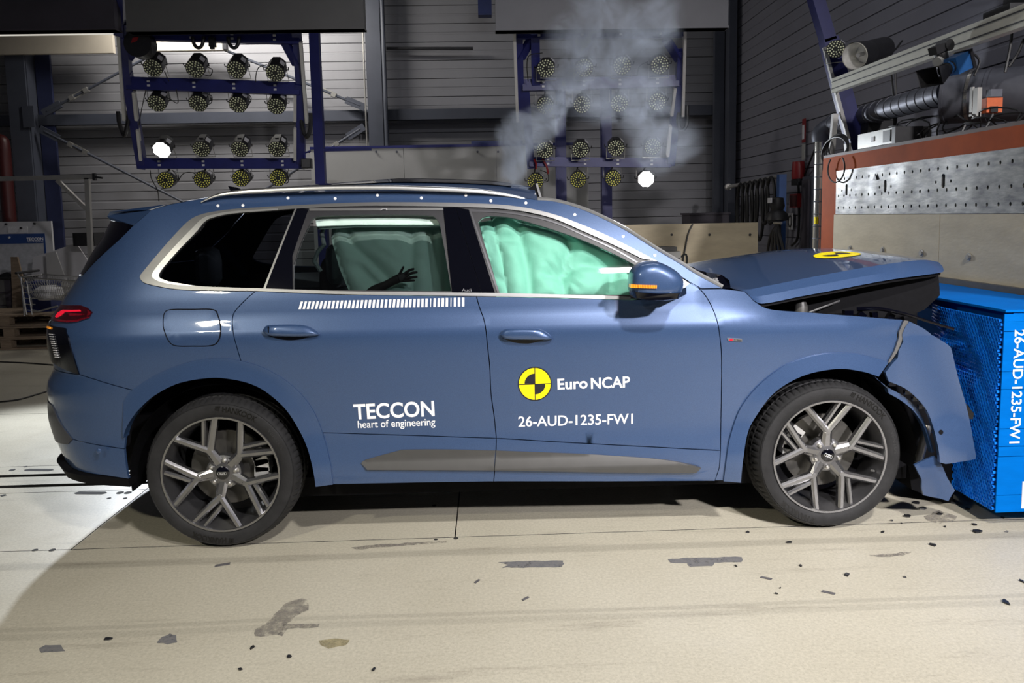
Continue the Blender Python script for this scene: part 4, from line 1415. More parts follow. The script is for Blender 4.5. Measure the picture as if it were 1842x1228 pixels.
# ---- lettering and markings on the flanks
def flank_text(body_, px0, px1, name, parent, m, bold=0.0, spacing=1.0, height=None, off=0.0012, shear=0.0, sizey=None):
    """px0/px1: pixel ends of the baseline; the text is stretched between them"""
    v, f = text_mesh(body_, 1.0, bold, spacing, shear=shear)
    a, b = ub([px0, px1])
    L = b - a
    x0_, x1_ = v[:, 0].min(), v[:, 0].max()
    s = np.linalg.norm(L) / (x1_ - x0_)
    ex = L / np.linalg.norm(L)
    ey = np.array([-ex[1], ex[0]])
    sy = s if height is None else height / (v[:, 1].max())
    uvp = a + np.outer((v[:, 0] - x0_) * s, ex) + np.outer(v[:, 1] * sy, ey)
    P = bsurf(uvp[:, 0], uvp[:, 1], off)
    return mesh_obj(name, P, f, m, parent, normals=body_n(uvp[:, 0], uvp[:, 1]))


def px_h(px, py, h):
    a, b = ub([(px, py), (px, py - h)])
    return b[1] - a[1]


flank_text('TECCON', (637, 753.5), (782, 747), 'lettering', rdoor, M['decal_white'], bold=0.022, height=px_h(700, 750, 27))
flank_text('heart of engineering', (644, 769.5), (783, 764.5), 'lettering', rdoor, M['decal_white'], bold=0.008, height=px_h(700, 767, 13))
flank_text('Euro', (1003, 700), (1057, 697.5), 'lettering', fdoor, M['decal_white'], bold=0.022, height=px_h(1060, 698, 19))
flank_text('NCAP', (1063, 698.5), (1133, 695.5), 'lettering', fdoor, M['decal_white'], bold=0.022, height=px_h(1060, 698, 19.5))
flank_text('26-AUD-1235-FW1', (932.5, 767), (1138.5, 761.5), 'lettering', fdoor, M['decal_white'], bold=0.012, height=px_h(1040, 764, 18.5))
flank_text('Audi', (831, 524), (848, 524.5), 'lettering', rdoor, mat('dim_grey_print', (.18, .18, .2), .5, var=.05), height=px_h(840, 524, 5), off=0.005)


def disc_uv(cx, cy, r, a0, a1, n, off, name, m, parent, inner=0.0):
    ts = np.linspace(a0, a1, n)
    outer = [(cx + r * math.cos(t), cy - r * math.sin(t)) for t in ts]
    if inner > 0:
        inn = [(cx + inner * math.cos(t), cy - inner * math.sin(t)) for t in ts]
        uvp = ub(outer + inn)
        f = [(k, k + 1, n + k + 1, n + k) for k in range(n - 1)]
    else:
        uvp = ub([(cx, cy)] + outer)
        f = [(0, k + 1, k + 2) for k in range(n - 1)]
    P = bsurf(uvp[:, 0], uvp[:, 1], off)
    return mesh_obj(name, P, f, m, parent, normals=body_n(uvp[:, 0], uvp[:, 1]))


tau = 2 * math.pi
disc_uv(962, 690, 29.5, 0, tau, 41, 0.0010, 'crash_target', M['decal_yellow'], fdoor)['label'] = 'round yellow and black target sticker'
disc_uv(962, 690, 30.5, 0, tau, 41, 0.0016, 'target_ring', M['decal_black'], fdoor, inner=28.6)
disc_uv(962, 690, 18.5, math.pi / 2, math.pi, 11, 0.0016, 'target_quadrant', M['decal_black'], fdoor)
disc_uv(962.5, 690.5, 18.5, -math.pi / 2, 0, 11, 0.0016, 'target_quadrant', M['decal_black'], fdoor)
for poly in ([(961.2, 661), (962.6, 661), (963.2, 719), (961.8, 719)], [(933, 690.8), (991, 688.8), (991, 690.2), (933, 692.2)]):
    skin('target_cross', ub(poly), M['decal_black'], fdoor, off=0.0018, thick=0, gap=0, grid=None)
for k in range(41):
    t = k / 40
    x = 537 + 294 * t
    yb_, yt_ = 556 - 5 * t, 542.2 - 7 * t
    sh_ = 4.0 * (1 - t) ** 1.2
    if k in (32, 37):
        skin('stripe', ub([(x + 1.5, yb_), (x + 3, yb_), (x + 3 + sh_, yt_), (x + 1.5 + sh_, yt_)]), M['decal_white'], rdoor, off=0.0012, thick=0, gap=0, grid=None)
        continue
    skin('stripe', ub([(x, yb_), (x + 4.3, yb_), (x + 4.3 + sh_, yt_), (x + sh_, yt_)]), M['decal_white'], rdoor, off=0.0012, thick=0, gap=0, grid=None)
skin('side_badge', ub([(1308, 607.5), (1334, 609), (1335, 613.5), (1309, 612.5)]), M['satin_chrome'], wing, off=0.004, thick=0.004, gap=0, grid=None)
skin('badge_chip', ub([(1313, 608.5), (1319, 608.8), (1317, 612.4), (1311, 612.2)]), mat('badge_red', (.6, .01, .03), .3, var=.1), wing, off=0.0055, thick=0.001, gap=0, grid=None)
flank_text('S line', (1320, 612.6), (1333, 613), 'lettering', wing, M['decal_black'], height=px_h(1325, 612, 3.6), off=0.006)


# ---- wheels (outer face at local y = 0, looking towards -y)
def bent_text(body_, r, a_mid, span, h, y, flip=False, bold=0.02):
    v, f = text_mesh(body_, 1.0, bold)
    x0_, x1_ = v[:, 0].min(), v[:, 0].max()
    t = (v[:, 0] - x0_) / (x1_ - x0_) - 0.5
    yy = v[:, 1] / v[:, 1].max()
    if not flip:
        ang = a_mid - t * span
        rr = r + yy * h
    else:
        ang = a_mid + t * span
        rr = r + h - yy * h
    return np.stack([rr * np.cos(ang), y - 0.35 * (0.0) + np.zeros(len(ang)), rr * np.sin(ang)], axis=1), f


def wheel(cx, alpha, near, text_ang=None):
    """alpha: direction of the first Y-spoke in the picture plane"""
    RT, RR, WD = 0.3825, 0.292, 0.27
    sg = 1 if near else -1
    cy_ = -0.955 * sg
    base = np.array([cx, cy_, RT])

    def put(mb, name, m, parent, **kw):
        mb.v = [base + np.array([v[0], v[1] * sg, v[2]]) for v in mb.v]
        return mb.build(name, m, parent, **kw)
    # tyre
    prof = [(0.286, 0.010), (0.292, -0.004), (0.305, -0.012), (0.330, -0.016), (0.350, -0.012), (0.362, 0.002), (0.3705, 0.018),
            (0.377, 0.040), (0.3790, 0.052), (0.3715, 0.054), (0.3715, 0.062), (0.3805, 0.064), (0.3820, 0.100), (0.3745, 0.102), (0.3745, 0.112),
            (0.3825, 0.114), (0.3825, 0.150), (0.375, 0.152), (0.375, 0.162), (0.382, 0.164), (0.3805, 0.198), (0.3715, 0.200), (0.3715, 0.210), (0.379, 0.212), (0.370, 0.245),
            (0.350, 0.272), (0.30, 0.270)]
    nseg = 72 * 4

    def rm(j, k, r):
        if j in (6, 7, 8, 23, 24) and k % 4 == 0: return r - 0.006
        if j in (11, 12, 19, 20) and k % 4 == 2: return r - 0.004
        return r
    ty = MB().lathe(prof, (0, 0, 0), n=nseg if near else 72, rmod=rm if near else None)
    tyre = put(ty, 'wheel', M['tyre'], car, smooth=True, sharp=30)
    if not near: tyre['label'] = 'far side wheel'
    # raised tyre ring lines
    rim = put(MB().lathe([(0.289, 0.004), (0.2925, -0.006), (0.288, -0.012), (0.281, -0.010), (0.277, 0.004), (0.272, 0.03), (0.262, 0.05), (0.256, 0.09), (0.252, 0.20), (0.270, 0.225), (0.285, 0.24)],
                         (0, 0, 0), n=72), 'rim', M['rim_dark'], tyre, smooth=True, sharp=35)
    if not near: 
        put(MB().cyl((0, 0.02, 0), (0, 0.06, 0), 0.26, n=40), 'rim_disc', M['rim_dark'], tyre)
        return tyre
    put(MB().lathe([(0.2925, -0.006), (0.290, -0.0125), (0.281, -0.0115), (0.279, -0.006)], (0, 0, 0), n=72), 'rim_lip', M['rim'], tyre, smooth=True, sharp=35)

    def spoke_bar(mb, p, q, wp, wq, yp, yq, dp=0.035):
        """tapering bar with a chamfered crown between two polar-plane points"""
        p = np.array(p); q = np.array(q)
        d = (q - p) / np.linalg.norm(q - p); nrm = np.array([-d[1], d[0]])
        rows = []
        for c, w, y in ((p, wp, yp), (q, wq, yq)):
            row = []
            for s, yy in ((-1, y + dp), (-1, y + 0.010), (-0.42, y), (0.42, y), (1, y + 0.010), (1, y + dp)):
                a = c + nrm * w * s
                row.append((a[0], yy, a[1]))
            rows.append(row)
        mb.loft(rows, closed=True)
        mb.f.append(tuple(range(len(mb.v) - 12, len(mb.v) - 6))); mb.f.append(tuple(range(len(mb.v) - 6, len(mb.v))))
    pol = lambda r, a: (r * math.cos(a), r * math.sin(a))
    rad = math.radians
    for k in range(5):
        a = alpha + k * tau / 5
        mb = MB()
        spoke_bar(mb, pol(0.045, a), pol(0.125, a), 0.030, 0.022, 0.024, 0.010)
        spoke_bar(mb, pol(0.114, a + rad(4)), pol(0.284, a - rad(23.3)), 0.0175, 0.0165, 0.010, -0.004)
        spoke_bar(mb, pol(0.114, a - rad(4)), pol(0.284, a + rad(23.3)), 0.0175, 0.0165, 0.010, -0.004)
        spoke_bar(mb, pol(0.158, a + rad(6)), pol(0.282, a - rad(12)), 0.0135, 0.0130, 0.016, 0.000)
        put(mb, 'spoke', M['rim'], tyre, smooth=True, sharp=20)
    put(MB().lathe([(0.0, 0.022), (0.040, 0.022), (0.062, 0.028), (0.085, 0.036), (0.085, 0.08), (0, 0.08)], (0, 0, 0), n=40), 'hub', M['rim_dark'], tyre, smooth=True, sharp=30)
    put(MB().lathe([(0.0, 0.012), (0.028, 0.013), (0.033, 0.016), (0.034, 0.024)], (0, 0, 0), n=32), 'centre_cap', M['black_gloss'], tyre, smooth=True, sharp=40)
    for k in range(4):
        x = (k - 1.5) * 0.0098
        ca, sa = (1, 0) if cx < 0 else (math.cos(-0.42), math.sin(-0.42))
        rr = MB()
        pts = [((x + 0.0068 * math.cos(t)) * ca - 0.0068 * math.sin(t) * sa, 0.0105, (x + 0.0068 * math.cos(t)) * sa + 0.0068 * math.sin(t) * ca) for t in np.linspace(0, tau, 21)]
        rr.tube(pts, 0.0013, 6)
        put(rr, 'cap_ring', M['bright_chrome'], tyre)
    for k in range(5):
        a = alpha + (k + 0.5) * tau / 5
        x, z = pol(0.062, a)
        put(MB().lathe([(0.0, 0.014), (0.006, 0.014), (0.009, 0.017), (0.0095, 0.03), (0.016, 0.032), (0.017, 0.045)], (x, 0, z), n=12), 'wheel_bolt', M['bolt'], tyre, smooth=True, sharp=40)
    put(MB().lathe([(0.07, 0.075), (0.075, 0.115), (0.19, 0.118), (0.19, 0.145), (0.07, 0.145)], (0, 0, 0), n=48), 'brake_disc', M['disc'], tyre, smooth=True, sharp=30)
    ca = 0.18 if cx < 0 else 2.75
    mb = MB()
    for dd, rr, s in ((-0.28, .175, .05), (-.09, .178, .062), (.10, .178, .062), (.28, .175, .05)):
        x, z = pol(rr, ca + dd)
        R = np.array(Matrix.Rotation(-(ca + dd), 3, 'Y'))
        mb.box((x, 0.105, z), (0.07, 0.07, s), R)
    put(mb, 'brake_caliper', M['caliper'], tyre)
    x, z = pol(0.262, -0.86 if cx < 0 else -0.36)
    put(MB().cyl((x, 0.03, z), (x * .93, 0.02, z * .93), 0.006, n=8), 'valve', M['bolt'], tyre)
    # sidewall lettering and ornaments
    texts = [('HANKOOK', rad(70), .52, False), ('HANKOOK', rad(257), .52, False)] if cx < 0 else [('HANKOOK', rad(52), .55, False), ('HANKOOK', rad(237), .52, False)]
    for tx, am, sp_, fl in texts:
        v, f = bent_text(tx, 0.318, am, sp_, 0.027, -0.0165, fl)
        P = np.array([base + np.array([q[0], q[1], q[2]]) for q in v])
        mesh_obj('tyre_lettering', P, f, M['tyre_text'], tyre)
        am2 = am + sp_ / 2 + 0.05
        mbx = MB()
        for q in range(3):
            a0 = am2 + q * .024
            P4 = [pol(.322 + q * .002, a0), pol(.322 + q * .002, a0 + .016), pol(.347, a0 - .006), pol(.345, a0 - .022)]
            mbx.prism([(x_, -0.0162, z_) for x_, z_ in P4], (0, -0.0006, 0))
        put(mbx, 'tyre_emblem', M['tyre_text'], tyre)
    v, f = bent_text('VENTUS', 0.322, rad(32) if cx < 0 else rad(12), .36, 0.018, -0.0160, False, bold=0.0)
    mesh_obj('tyre_lettering', np.array([base + q for q in v]), f, mat('faint_tyre_lettering', (.02, .02, .021), .6, var=.1), tyre)
    put(MB().lathe([(0.3545, -0.0085), (0.356, -0.0095), (0.3575, -0.0065)], (0, 0, 0), n=72), 'rib_ring', M['tyre'], tyre)
    return tyre


wheel(-1.515, math.radians(-98.8), True)['label'] = 'rear wheel with grey five-spoke alloy'
wheel(1.515, math.radians(-52.5), True)['label'] = 'front wheel with grey five-spoke alloy'
wheel(-1.515, 0.3, False)
wheel(1.515, 0.3, False)
# wheel housings
for cx in (-1.515, 1.515):
    for sg in (-1, 1):
        mb = MB()
        rows = []
        for y in (-0.93, -0.52):
            rows.append([(cx + 0.455 * math.cos(t), y * -sg, 0.37 + 0.455 * math.sin(t)) for t in np.linspace(-0.16, math.pi + 0.16, 28)])
        mb.loft(rows)
        mb.add([(cx, -0.52 * -sg, .37)] + rows[1], [(0, i + 1, i + 2) for i in range(27)])
        mb.build('wheel_housing', M['black_matte'], car, fixn=False)

# ---- cabin: airbag curtains, seats, lining
cabin = MB().box((-0.2, 0.15, 0.8), (3.3, 1.2, 0.9)).build('cabin_lining', M['black_matte'], car)


def bag(name, outline, off0, m, seams, amp, grid=0.018, puckers=()):
    uvp = ub(outline, off0)
    o_ = resample(uvp, 0.02)
    V, F, be = fill2d(o_, [], grid)
    u, z = V[:, 0], V[:, 1]
    segs = [ub(cr(s, 4) if len(s) > 2 else s, off0) for s in seams]
    d = np.full(len(V), 9.0)
    for sg_ in segs + [np.vstack([o_, o_[:1]])]:
        for a, b in zip(sg_[:-1], sg_[1:]):
            ab = b - a; L = ab @ ab + 1e-12
            t = np.clip(((V - a) @ ab) / L, 0, 1)
            d = np.minimum(d, np.linalg.norm(V - (a + t[:, None] * ab), axis=1))
    h = amp * (1 - np.exp(-d / 0.032))
    for (px, py) in puckers:
        c = ub([(px, py)], off0)[0]
        dv = V - c; rr = np.linalg.norm(dv, axis=1); an = np.arctan2(dv[:, 1], dv[:, 0])
        h += -0.03 * np.exp(-(rr / 0.05) ** 2) + 0.012 * np.sin(an * 11 + c[0] * 7) * np.exp(-((rr - 0.06) / 0.05) ** 2)
    h += 0.005 * np.sin(u * 31 + 4 * np.sin(z * 17)) * np.sin(z * 23 + 3 * np.sin(u * 9)) * np.clip(d / 0.05, 0, 1)
    B = body_n(u, z)
    P = body(u, z) + B * (off0 + h)[:, None]
    fn = np.cross(P[F[:, 1]] - P[F[:, 0]], P[F[:, 2]] - P[F[:, 0]])
    F = np.where(((fn * B[F[:, 0]]).sum(axis=1) < 0)[:, None], F[:, ::-1], F)
    n0 = len(P)
    Q = P - B * 0.03
    return mesh_obj(name, list(P) + list(Q), [tuple(f) for f in F] + [tuple(i + n0 for i in f[::-1]) for f in F] + [(a, b, b + n0, a + n0) for a, b in be], m, car, smooth=True)


ab = bag('curtain_airbag', [(882, 385), (930, 388), (990, 405), (1047, 425), (1104, 450), (1160, 480), (1160, 545), (1000, 545), (912, 545), (900, 470)], -0.13, M['airbag'],
         [[(931, 408), (938, 440), (948, 480), (953, 515), (955, 540)], [(931, 408), (940, 402), (960, 410), (1000, 420), (1022, 436), (1025, 460), (1012, 480), (1010, 497)],
          [(1010, 497), (1040, 478), (1075, 482), (1105, 484), (1142, 476)], [(1010, 497), (1012, 520), (1020, 540)], [(1010, 497), (985, 496)], [(1102, 486), (1100, 512), (1090, 540)],
          [(885, 432), (930, 434)]], 0.065, puckers=((1012, 497), (1142, 478)))
ab['label'] = 'mint green inflated curtain airbag'
bag('seat_airbag', [(862, 400), (884, 396), (900, 440), (912, 480), (925, 545), (896, 545), (880, 480)], -0.13, M['airbag'], [[(880, 425), (884, 450), (878, 462)], [(886, 500), (915, 512), (922, 540)]], 0.03)['label'] = 'mint green airbag beside the seat'
rb = bag('rear_curtain_airbag', [(600, 380), (800, 382), (822, 545), (640, 545), (610, 480), (596, 430)], -0.17, M['airbag_pale'],
         [[(632, 408), (628, 430), (640, 448), (670, 475), (700, 505)], [(640, 412), (700, 404), (740, 410), (800, 410)], [(740, 412), (738, 540)], [(650, 485), (680, 515)], [(780, 410), (782, 540)]], 0.05)
rb['label'] = 'pale green curtain airbag behind the rear window'
bag('roof_airbag_fold', [(566, 386), (800, 383), (796, 404), (640, 404), (570, 408)], -0.05, M['airbag_pale'], [[(604, 388), (606, 404)], [(760, 386), (770, 404)]], 0.012)


def seat(x, y, back=0.25):
    mb = MB()
    rows = []
    for t in np.linspace(0, 1, 7):
        w = 0.24 - 0.05 * t
        c = np.array([x - back * t, y, 0.62 + 0.62 * t])
        rows.append([c + np.array([0.07 * math.cos(a), w * math.copysign(abs(math.sin(a)) ** .6, math.sin(a)), 0.02 * math.cos(a)]) for a in np.linspace(0, tau, 17)[:-1]])
    mb.loft(rows, closed=True); mb.f.append(tuple(range(96, 112)))
    o = mb.build('seat_back', M['seat'], car, smooth=True)
    hr = MB()
    rows = []
    for z_, s in ((1.27, .7), (1.30, 1), (1.40, 1.05), (1.46, .9), (1.48, .5)):
        rows.append([np.array([x - back * 1.05 + 0.055 * s * math.cos(a), y + 0.13 * s * math.sin(a), z_]) for a in np.linspace(0, tau, 17)[:-1]])
    hr.loft(rows, closed=True); hr.f.append(tuple(range(64, 80)))
    hr.build('headrest', M['seat_pale'], o, smooth=True)
    MB().box((x + 0.22, y, 0.60), (0.5, 0.48, 0.16)).build('seat_cushion', M['seat'], o)


seat(0.15, -0.40); seat(-0.75, -0.42); seat(-1.45, -0.42)
# pale belt / pillar lining seen through the rear window
MB().tube([at_y(583, 407, -.66), at_y(579, 420, -.66), at_y(583, 440, -.66), at_y(572, 452, -.66), at_y(565, 470, -.66), at_y(577, 488, -.66)], 0.012, 8).build('seat_belt', M['seat_pale'], car, smooth=True)

# ================================================================== crash dummy in the rear seat (its raised hand shows in the rear window)
dm = bpy.data.meshes.new('crash_dummy')
YH = -0.862
nodes = {'pelvis': (np.array([-0.95, -0.42, 0.70]), .15), 'waist': (np.array([-1.0, -0.42, 0.88]), .14), 'chest': (np.array([-1.05, -0.42, 1.10]), .155),
         'neck': (np.array([-1.07, -0.42, 1.24]), .055), 'head': (np.array([-1.03, -0.42, 1.34]), .085), 'crown': (np.array([-1.02, -0.42, 1.42]), .07),
         'sh_n': (np.array([-1.02, -0.60, 1.16]), .065), 'el_n': (np.array([-0.92, -0.70, 0.98]), .048), 'fore': (at_y(668, 524, -.85), .030), 'wrist': (at_y(697, 511, YH), .021),
         'palm': (at_y(712, 502, YH), .024), 'palm2': (at_y(722, 499, YH), .022),
         'sh_f': (np.array([-1.02, -0.24, 1.16]), .065), 'el_f': (np.array([-0.90, -0.18, 0.93]), .048), 'wr_f': (np.array([-0.66, -0.22, 0.86]), .028),
         'hip_n': (np.array([-0.90, -0.52, 0.70]), .095), 'kn_n': (np.array([-0.48, -0.54, 0.78]), .065), 'ft_n': (np.array([-0.36, -0.54, 0.45]), .05),
         'hip_f': (np.array([-0.90, -0.32, 0.70]), .095), 'kn_f': (np.array([-0.48, -0.30, 0.78]), .065), 'ft_f': (np.array([-0.36, -0.30, 0.45]), .05)}
E_ = [('pelvis', 'waist'), ('waist', 'chest'), ('chest', 'neck'), ('neck', 'head'), ('head', 'crown'), ('chest', 'sh_n'), ('sh_n', 'el_n'), ('el_n', 'fore'), ('fore', 'wrist'), ('wrist', 'palm'), ('palm', 'palm2'),
      ('chest', 'sh_f'), ('sh_f', 'el_f'), ('el_f', 'wr_f'), ('pelvis', 'hip_n'), ('hip_n', 'kn_n'), ('kn_n', 'ft_n'), ('pelvis', 'hip_f'), ('hip_f', 'kn_f'), ('kn_f', 'ft_f')]
fingers = [((717, 496), (722, 487), (726.5, 478.5)), ((727, 493), (736, 486), (745.5, 483)), ((729, 497), (740, 491), (751.5, 489)), ((728, 501), (740, 499), (751.5, 497.5)), ((725, 505), (736, 504.5), (746.5, 504))]
for fi, pts in enumerate(fingers):
    prev = 'palm' if fi in (0, 4) else 'palm2'
    for k, (x, y) in enumerate(pts):
        nm = f'f{fi}_{k}'
        nodes[nm] = (at_y(x, y, YH - 0.006 * k), (.0085, .0078, .006)[k] * (0.9 if fi in (0, 4) else 1))
        E_.append((prev, nm)); prev = nm
keys = list(nodes)
dm.from_pydata([tuple(nodes[k][0]) for k in keys], [(keys.index(a), keys.index(b)) for a, b in E_], [])
dm.materials.append(M['dummy'])
do = bpy.data.objects.new('crash_dummy', dm)
COL.objects.link(do)
md = do.modifiers.new('skin', 'SKIN')
md.use_smooth_shade = True
if not dm.skin_vertices:
    bm = bmesh.new(); bm.from_mesh(dm); bm.verts.layers.skin.verify(); bm.to_mesh(dm); bm.free()
for i, k in enumerate(keys):
    sv = dm.skin_vertices[0].data[i]
    sv.radius = (nodes[k][1], nodes[k][1])
    sv.use_root = (k == 'pelvis')
sb = do.modifiers.new('subdivision', 'SUBSURF')
sb.levels = sb.render_levels = 2
tag(do, 'dark seated crash test dummy raising its hand behind the rear door window', 'dummy')


# ================================================================== BARRIER on the right
XB = 2.95
def on_barrier(px, py, x=XB):
    return at_x(px, py, x)


yfar = on_barrier(1485, 400)[1]
ytop = on_barrier(1842, 238)[2]
zplate_t = 1.955
zplate_b = on_barrier(1700, 384)[2]
barrier = thing('impact_barrier', (XB + 0.5, 0, 0), 'massive crash barrier block framed in orange paint with steel plate and plywood facing', 'barrier')
MB().box((XB + 0.44, (yfar - 1.6) / 2 , 1.0), (0.82, yfar + 1.6 - 0.02, 1.98)).build('core', M['strip_black'], barrier)
yl = on_barrier(1511, 400)[1]
MB().box((XB + 0.01, (yfar + yl) / 2, 0.99), (0.10, yfar - yl, 1.98)).build('orange_post', M['orange'], barrier)
zo = on_barrier(1600, 303)[2]
MB().box((XB + 0.015, (yfar - 1.6) / 2, (zplate_t + 2.075) / 2 + 0.005), (0.10, yfar + 1.6, 2.075 - zplate_t + 0.01)).build('orange_beam', M['orange'], barrier)
MB().box((XB + 0.40, (yfar - 1.6) / 2, 2.095), (0.86, yfar + 1.6 + 0.01, 0.03)).build('top_plate', mat('brown_top_plate', (.10, .065, .055), .6, var=.15), barrier)
# steel plate with real bolt holes
y_hi, y_lo = yl - 0.004, -1.6
holes = []
hole_rows = [(322, 289, 0.011), (349, 335, 0.011), (376, 366, 0.011)]


def circ(c, ry, rz, n=8):
    return [(c[0] + ry * math.cos(t), c[1] + rz * math.sin(t)) for t in np.linspace(0, tau, n + 1)[:-1]]


rowz = [zplate_t - 0.075, (zplate_t + zplate_b) / 2 - 0.03, zplate_b + 0.055]
for rz in rowz:
    y = y_hi - 0.05
    while y > -1.4:
        holes.append(circ((y, rz), 0.011, 0.013))
        y -= 0.105
slots = []
for px, py in ((1532, 341), (1602.5, 334.5), (1708.5, 325)):
    q = on_barrier(px, py)
    slots.append((q[1], q[2]))
    holes.append([(q[1] + a, q[2] + b) for a, b in ((-.02, -.035), (-.012, -.047), (.012, -.047), (.02, -.035), (.02, .035), (.012, .047), (-.012, .047), (-.02, .035))])
    for dy in (-.085, .085):
        holes.append(circ((q[1] + dy, q[2] - .005), 0.010, 0.012))
outer = [(y_lo, zplate_b), (y_hi, zplate_b), (y_hi, zplate_t), (y_lo, zplate_t)]
V, F, be = fill2d(resample(outer, 0.2), holes, None)
vs = [(XB - 0.045, a, b) for a, b in V]
n0 = len(vs)
vs2 = [(XB - 0.020, a, b) for a, b in V]
mb = MB().add(vs + vs2, [tuple(f) for f in F] + [(a, b, b + n0, a + n0) for a, b in be])
mb.build('steel_plate', M['steel_plate'], barrier)
MB().box((XB - 0.012, (y_hi + y_lo) / 2, (zplate_b + zplate_t) / 2), (0.008, y_hi - y_lo - .02, zplate_t - zplate_b - .02)).build('plate_backing', M['floor_gap'], barrier)
tri = [on_barrier(1571, 324, XB - .05), on_barrier(1575, 312.5, XB - .05), on_barrier(1578, 323, XB - .05)]
MB().prism(tri, (-0.006, 0, 0)).build('bent_tab', M['strip_black'], barrier)
# plywood sheets and rubber strip
zs_t = on_barrier(1760, 515)[2]
ysplit = on_barrier(1701, 430)[1]
zsp = 1.135
for ya, yb2 in ((y_hi + 0.03, ysplit + 0.003), (ysplit - 0.003, -1.6)):
    MB().box((XB - 0.03, (ya + yb2) / 2, (zplate_b - .004 + zsp) / 2), (0.03, ya - yb2, zplate_b - .004 - zsp)).build('plywood_sheet', M['plywood'], barrier)
for px, py in ((1530, 447), (1588, 450), (1658, 455), (1743, 462)):
    q = on_barrier(px, py, XB - .045)
    MB().cyl(q, q + np.array([-.014, 0, 0]), 0.018, n=6).cyl(q, q + np.array([-.004, 0, 0]), 0.028, n=12).build('bolt', M['bolt'], barrier)
MB().box((XB - 0.055, (y_hi - 1.6) / 2 , zsp - 0.03), (0.06, y_hi + 1.6, 0.085)).build('rubber_strip', M['strip_black'], barrier)

# blue honeycomb block
XF, YN = 2.335, -1.0
zc0, zc1 = 0.085, 1.095
blk = thing('deformable_block', ((XF + XB) / 2, 0, 0), 'bright blue honeycomb crash block lettered 26-AUD-1235-FW1', 'crash block')
MB().box(((XF + XB) / 2 - 0.02, 0, (zc0 + zc1) / 2), (XB - XF - 0.16, 2.0, zc1 - zc0)).build('block_body', M['blue_wrap'], blk)
# wrap: slightly creased bands on the near side and top
rr = random.Random(3)
z = zc0
band_me = []
while z < zc1 - 0.01:
    hgt = min(rr.choice((.05, .09, .13, .2)), zc1 - z)
    MB().box(((XF + XB) / 2 - 0.04, YN - 0.004 - rr.uniform(0, .002), z + hgt / 2), (XB - XF - 0.10, 0.008, hgt - 0.003), np.array(Matrix.Rotation(rr.uniform(-.006, .006), 3, 'Y'))).build('wrap_band', M['blue_wrap'], blk)
    z += hgt
MB().box((XF + 0.265, 0, zc1 + 0.012), (XB - XF - 0.11, 2.02, 0.012)).build('top_sheet', M['blue_wrap'], blk)
# honeycomb cells, dented where the car struck
rad_h = 0.0125
cv = []; cf = []
dx_, dz_ = rad_h * math.sqrt(3), rad_h * 1.5
nr = int((zc1 - zc0 - 0.03) / dz_)
ncol = int(1.15 / dx_)
for r_ in range(nr):
    for c_ in range(ncol):
        y = YN + 0.012 + dx_ * (c_ + (0.5 if r_ % 2 else 0))
        zc = zc0 + 0.015 + dz_ * r_
        dent = 0.05 * math.exp(-((zc - .80) / .05) ** 2) * min(1, max(0, (y - YN - .12) / .2)) + 0.035 * math.exp(-((zc - .92) / .03) ** 2) * min(1, max(0, (y - YN - .25) / .2))
        dent += 0.10 * min(1, max(0, (y - YN - 0.5) / 0.3))
        xf = XF + dent + 0.004 * math.sin(y * 40) * math.sin(zc * 30)
        i0 = len(cv)
        for rad_, dx2 in ((1.0, 0.0), (0.74, -0.001), (0.66, 0.016)):
            for k in range(6):
                t = math.pi / 6 + k * math.pi / 3
                cv.append((xf + dx2, y + rad_h * rad_ * math.cos(t), zc + rad_h * rad_ * math.sin(t)))
        for k in range(6):
            k2 = (k + 1) % 6
            cf.append((i0 + k, i0 + k2, i0 + 6 + k2, i0 + 6 + k))
            cf.append((i0 + 6 + k, i0 + 6 + k2, i0 + 12 + k2, i0 + 12 + k))
        cf.append(tuple(i0 + 12 + k for k in range(6)))
hc = mesh_obj('honeycomb', cv, cf, M['blue_comb'], blk)
hc['kind'] = 'stuff'
# vertical lettering on the near side
v, f = text_mesh('26-AUD-1235-FW1', 1.0, 0.012)
Ltot = v[:, 0].max() - v[:, 0].min()
a, b = at_y(1826, 593, YN - .011), at_y(1821, 797, YN - .011)
s_ = np.linalg.norm(b - a) / Ltot
P = [np.array([a[0] + q[1] / v[:, 1].max() * 0.052, YN - 0.0112, a[2] - (q[0] - v[:, 0].min()) * s_]) for q in v]
mesh_obj('lettering', P, f, M['decal_white'], blk)
MB().box((at_y(1842, 890, YN - .012)[0] + .02, YN - .0105, at_y(1842, 890, YN - .012)[2]), (0.06, 0.002, 0.14)).build('label_patch', M['sticker'], blk)

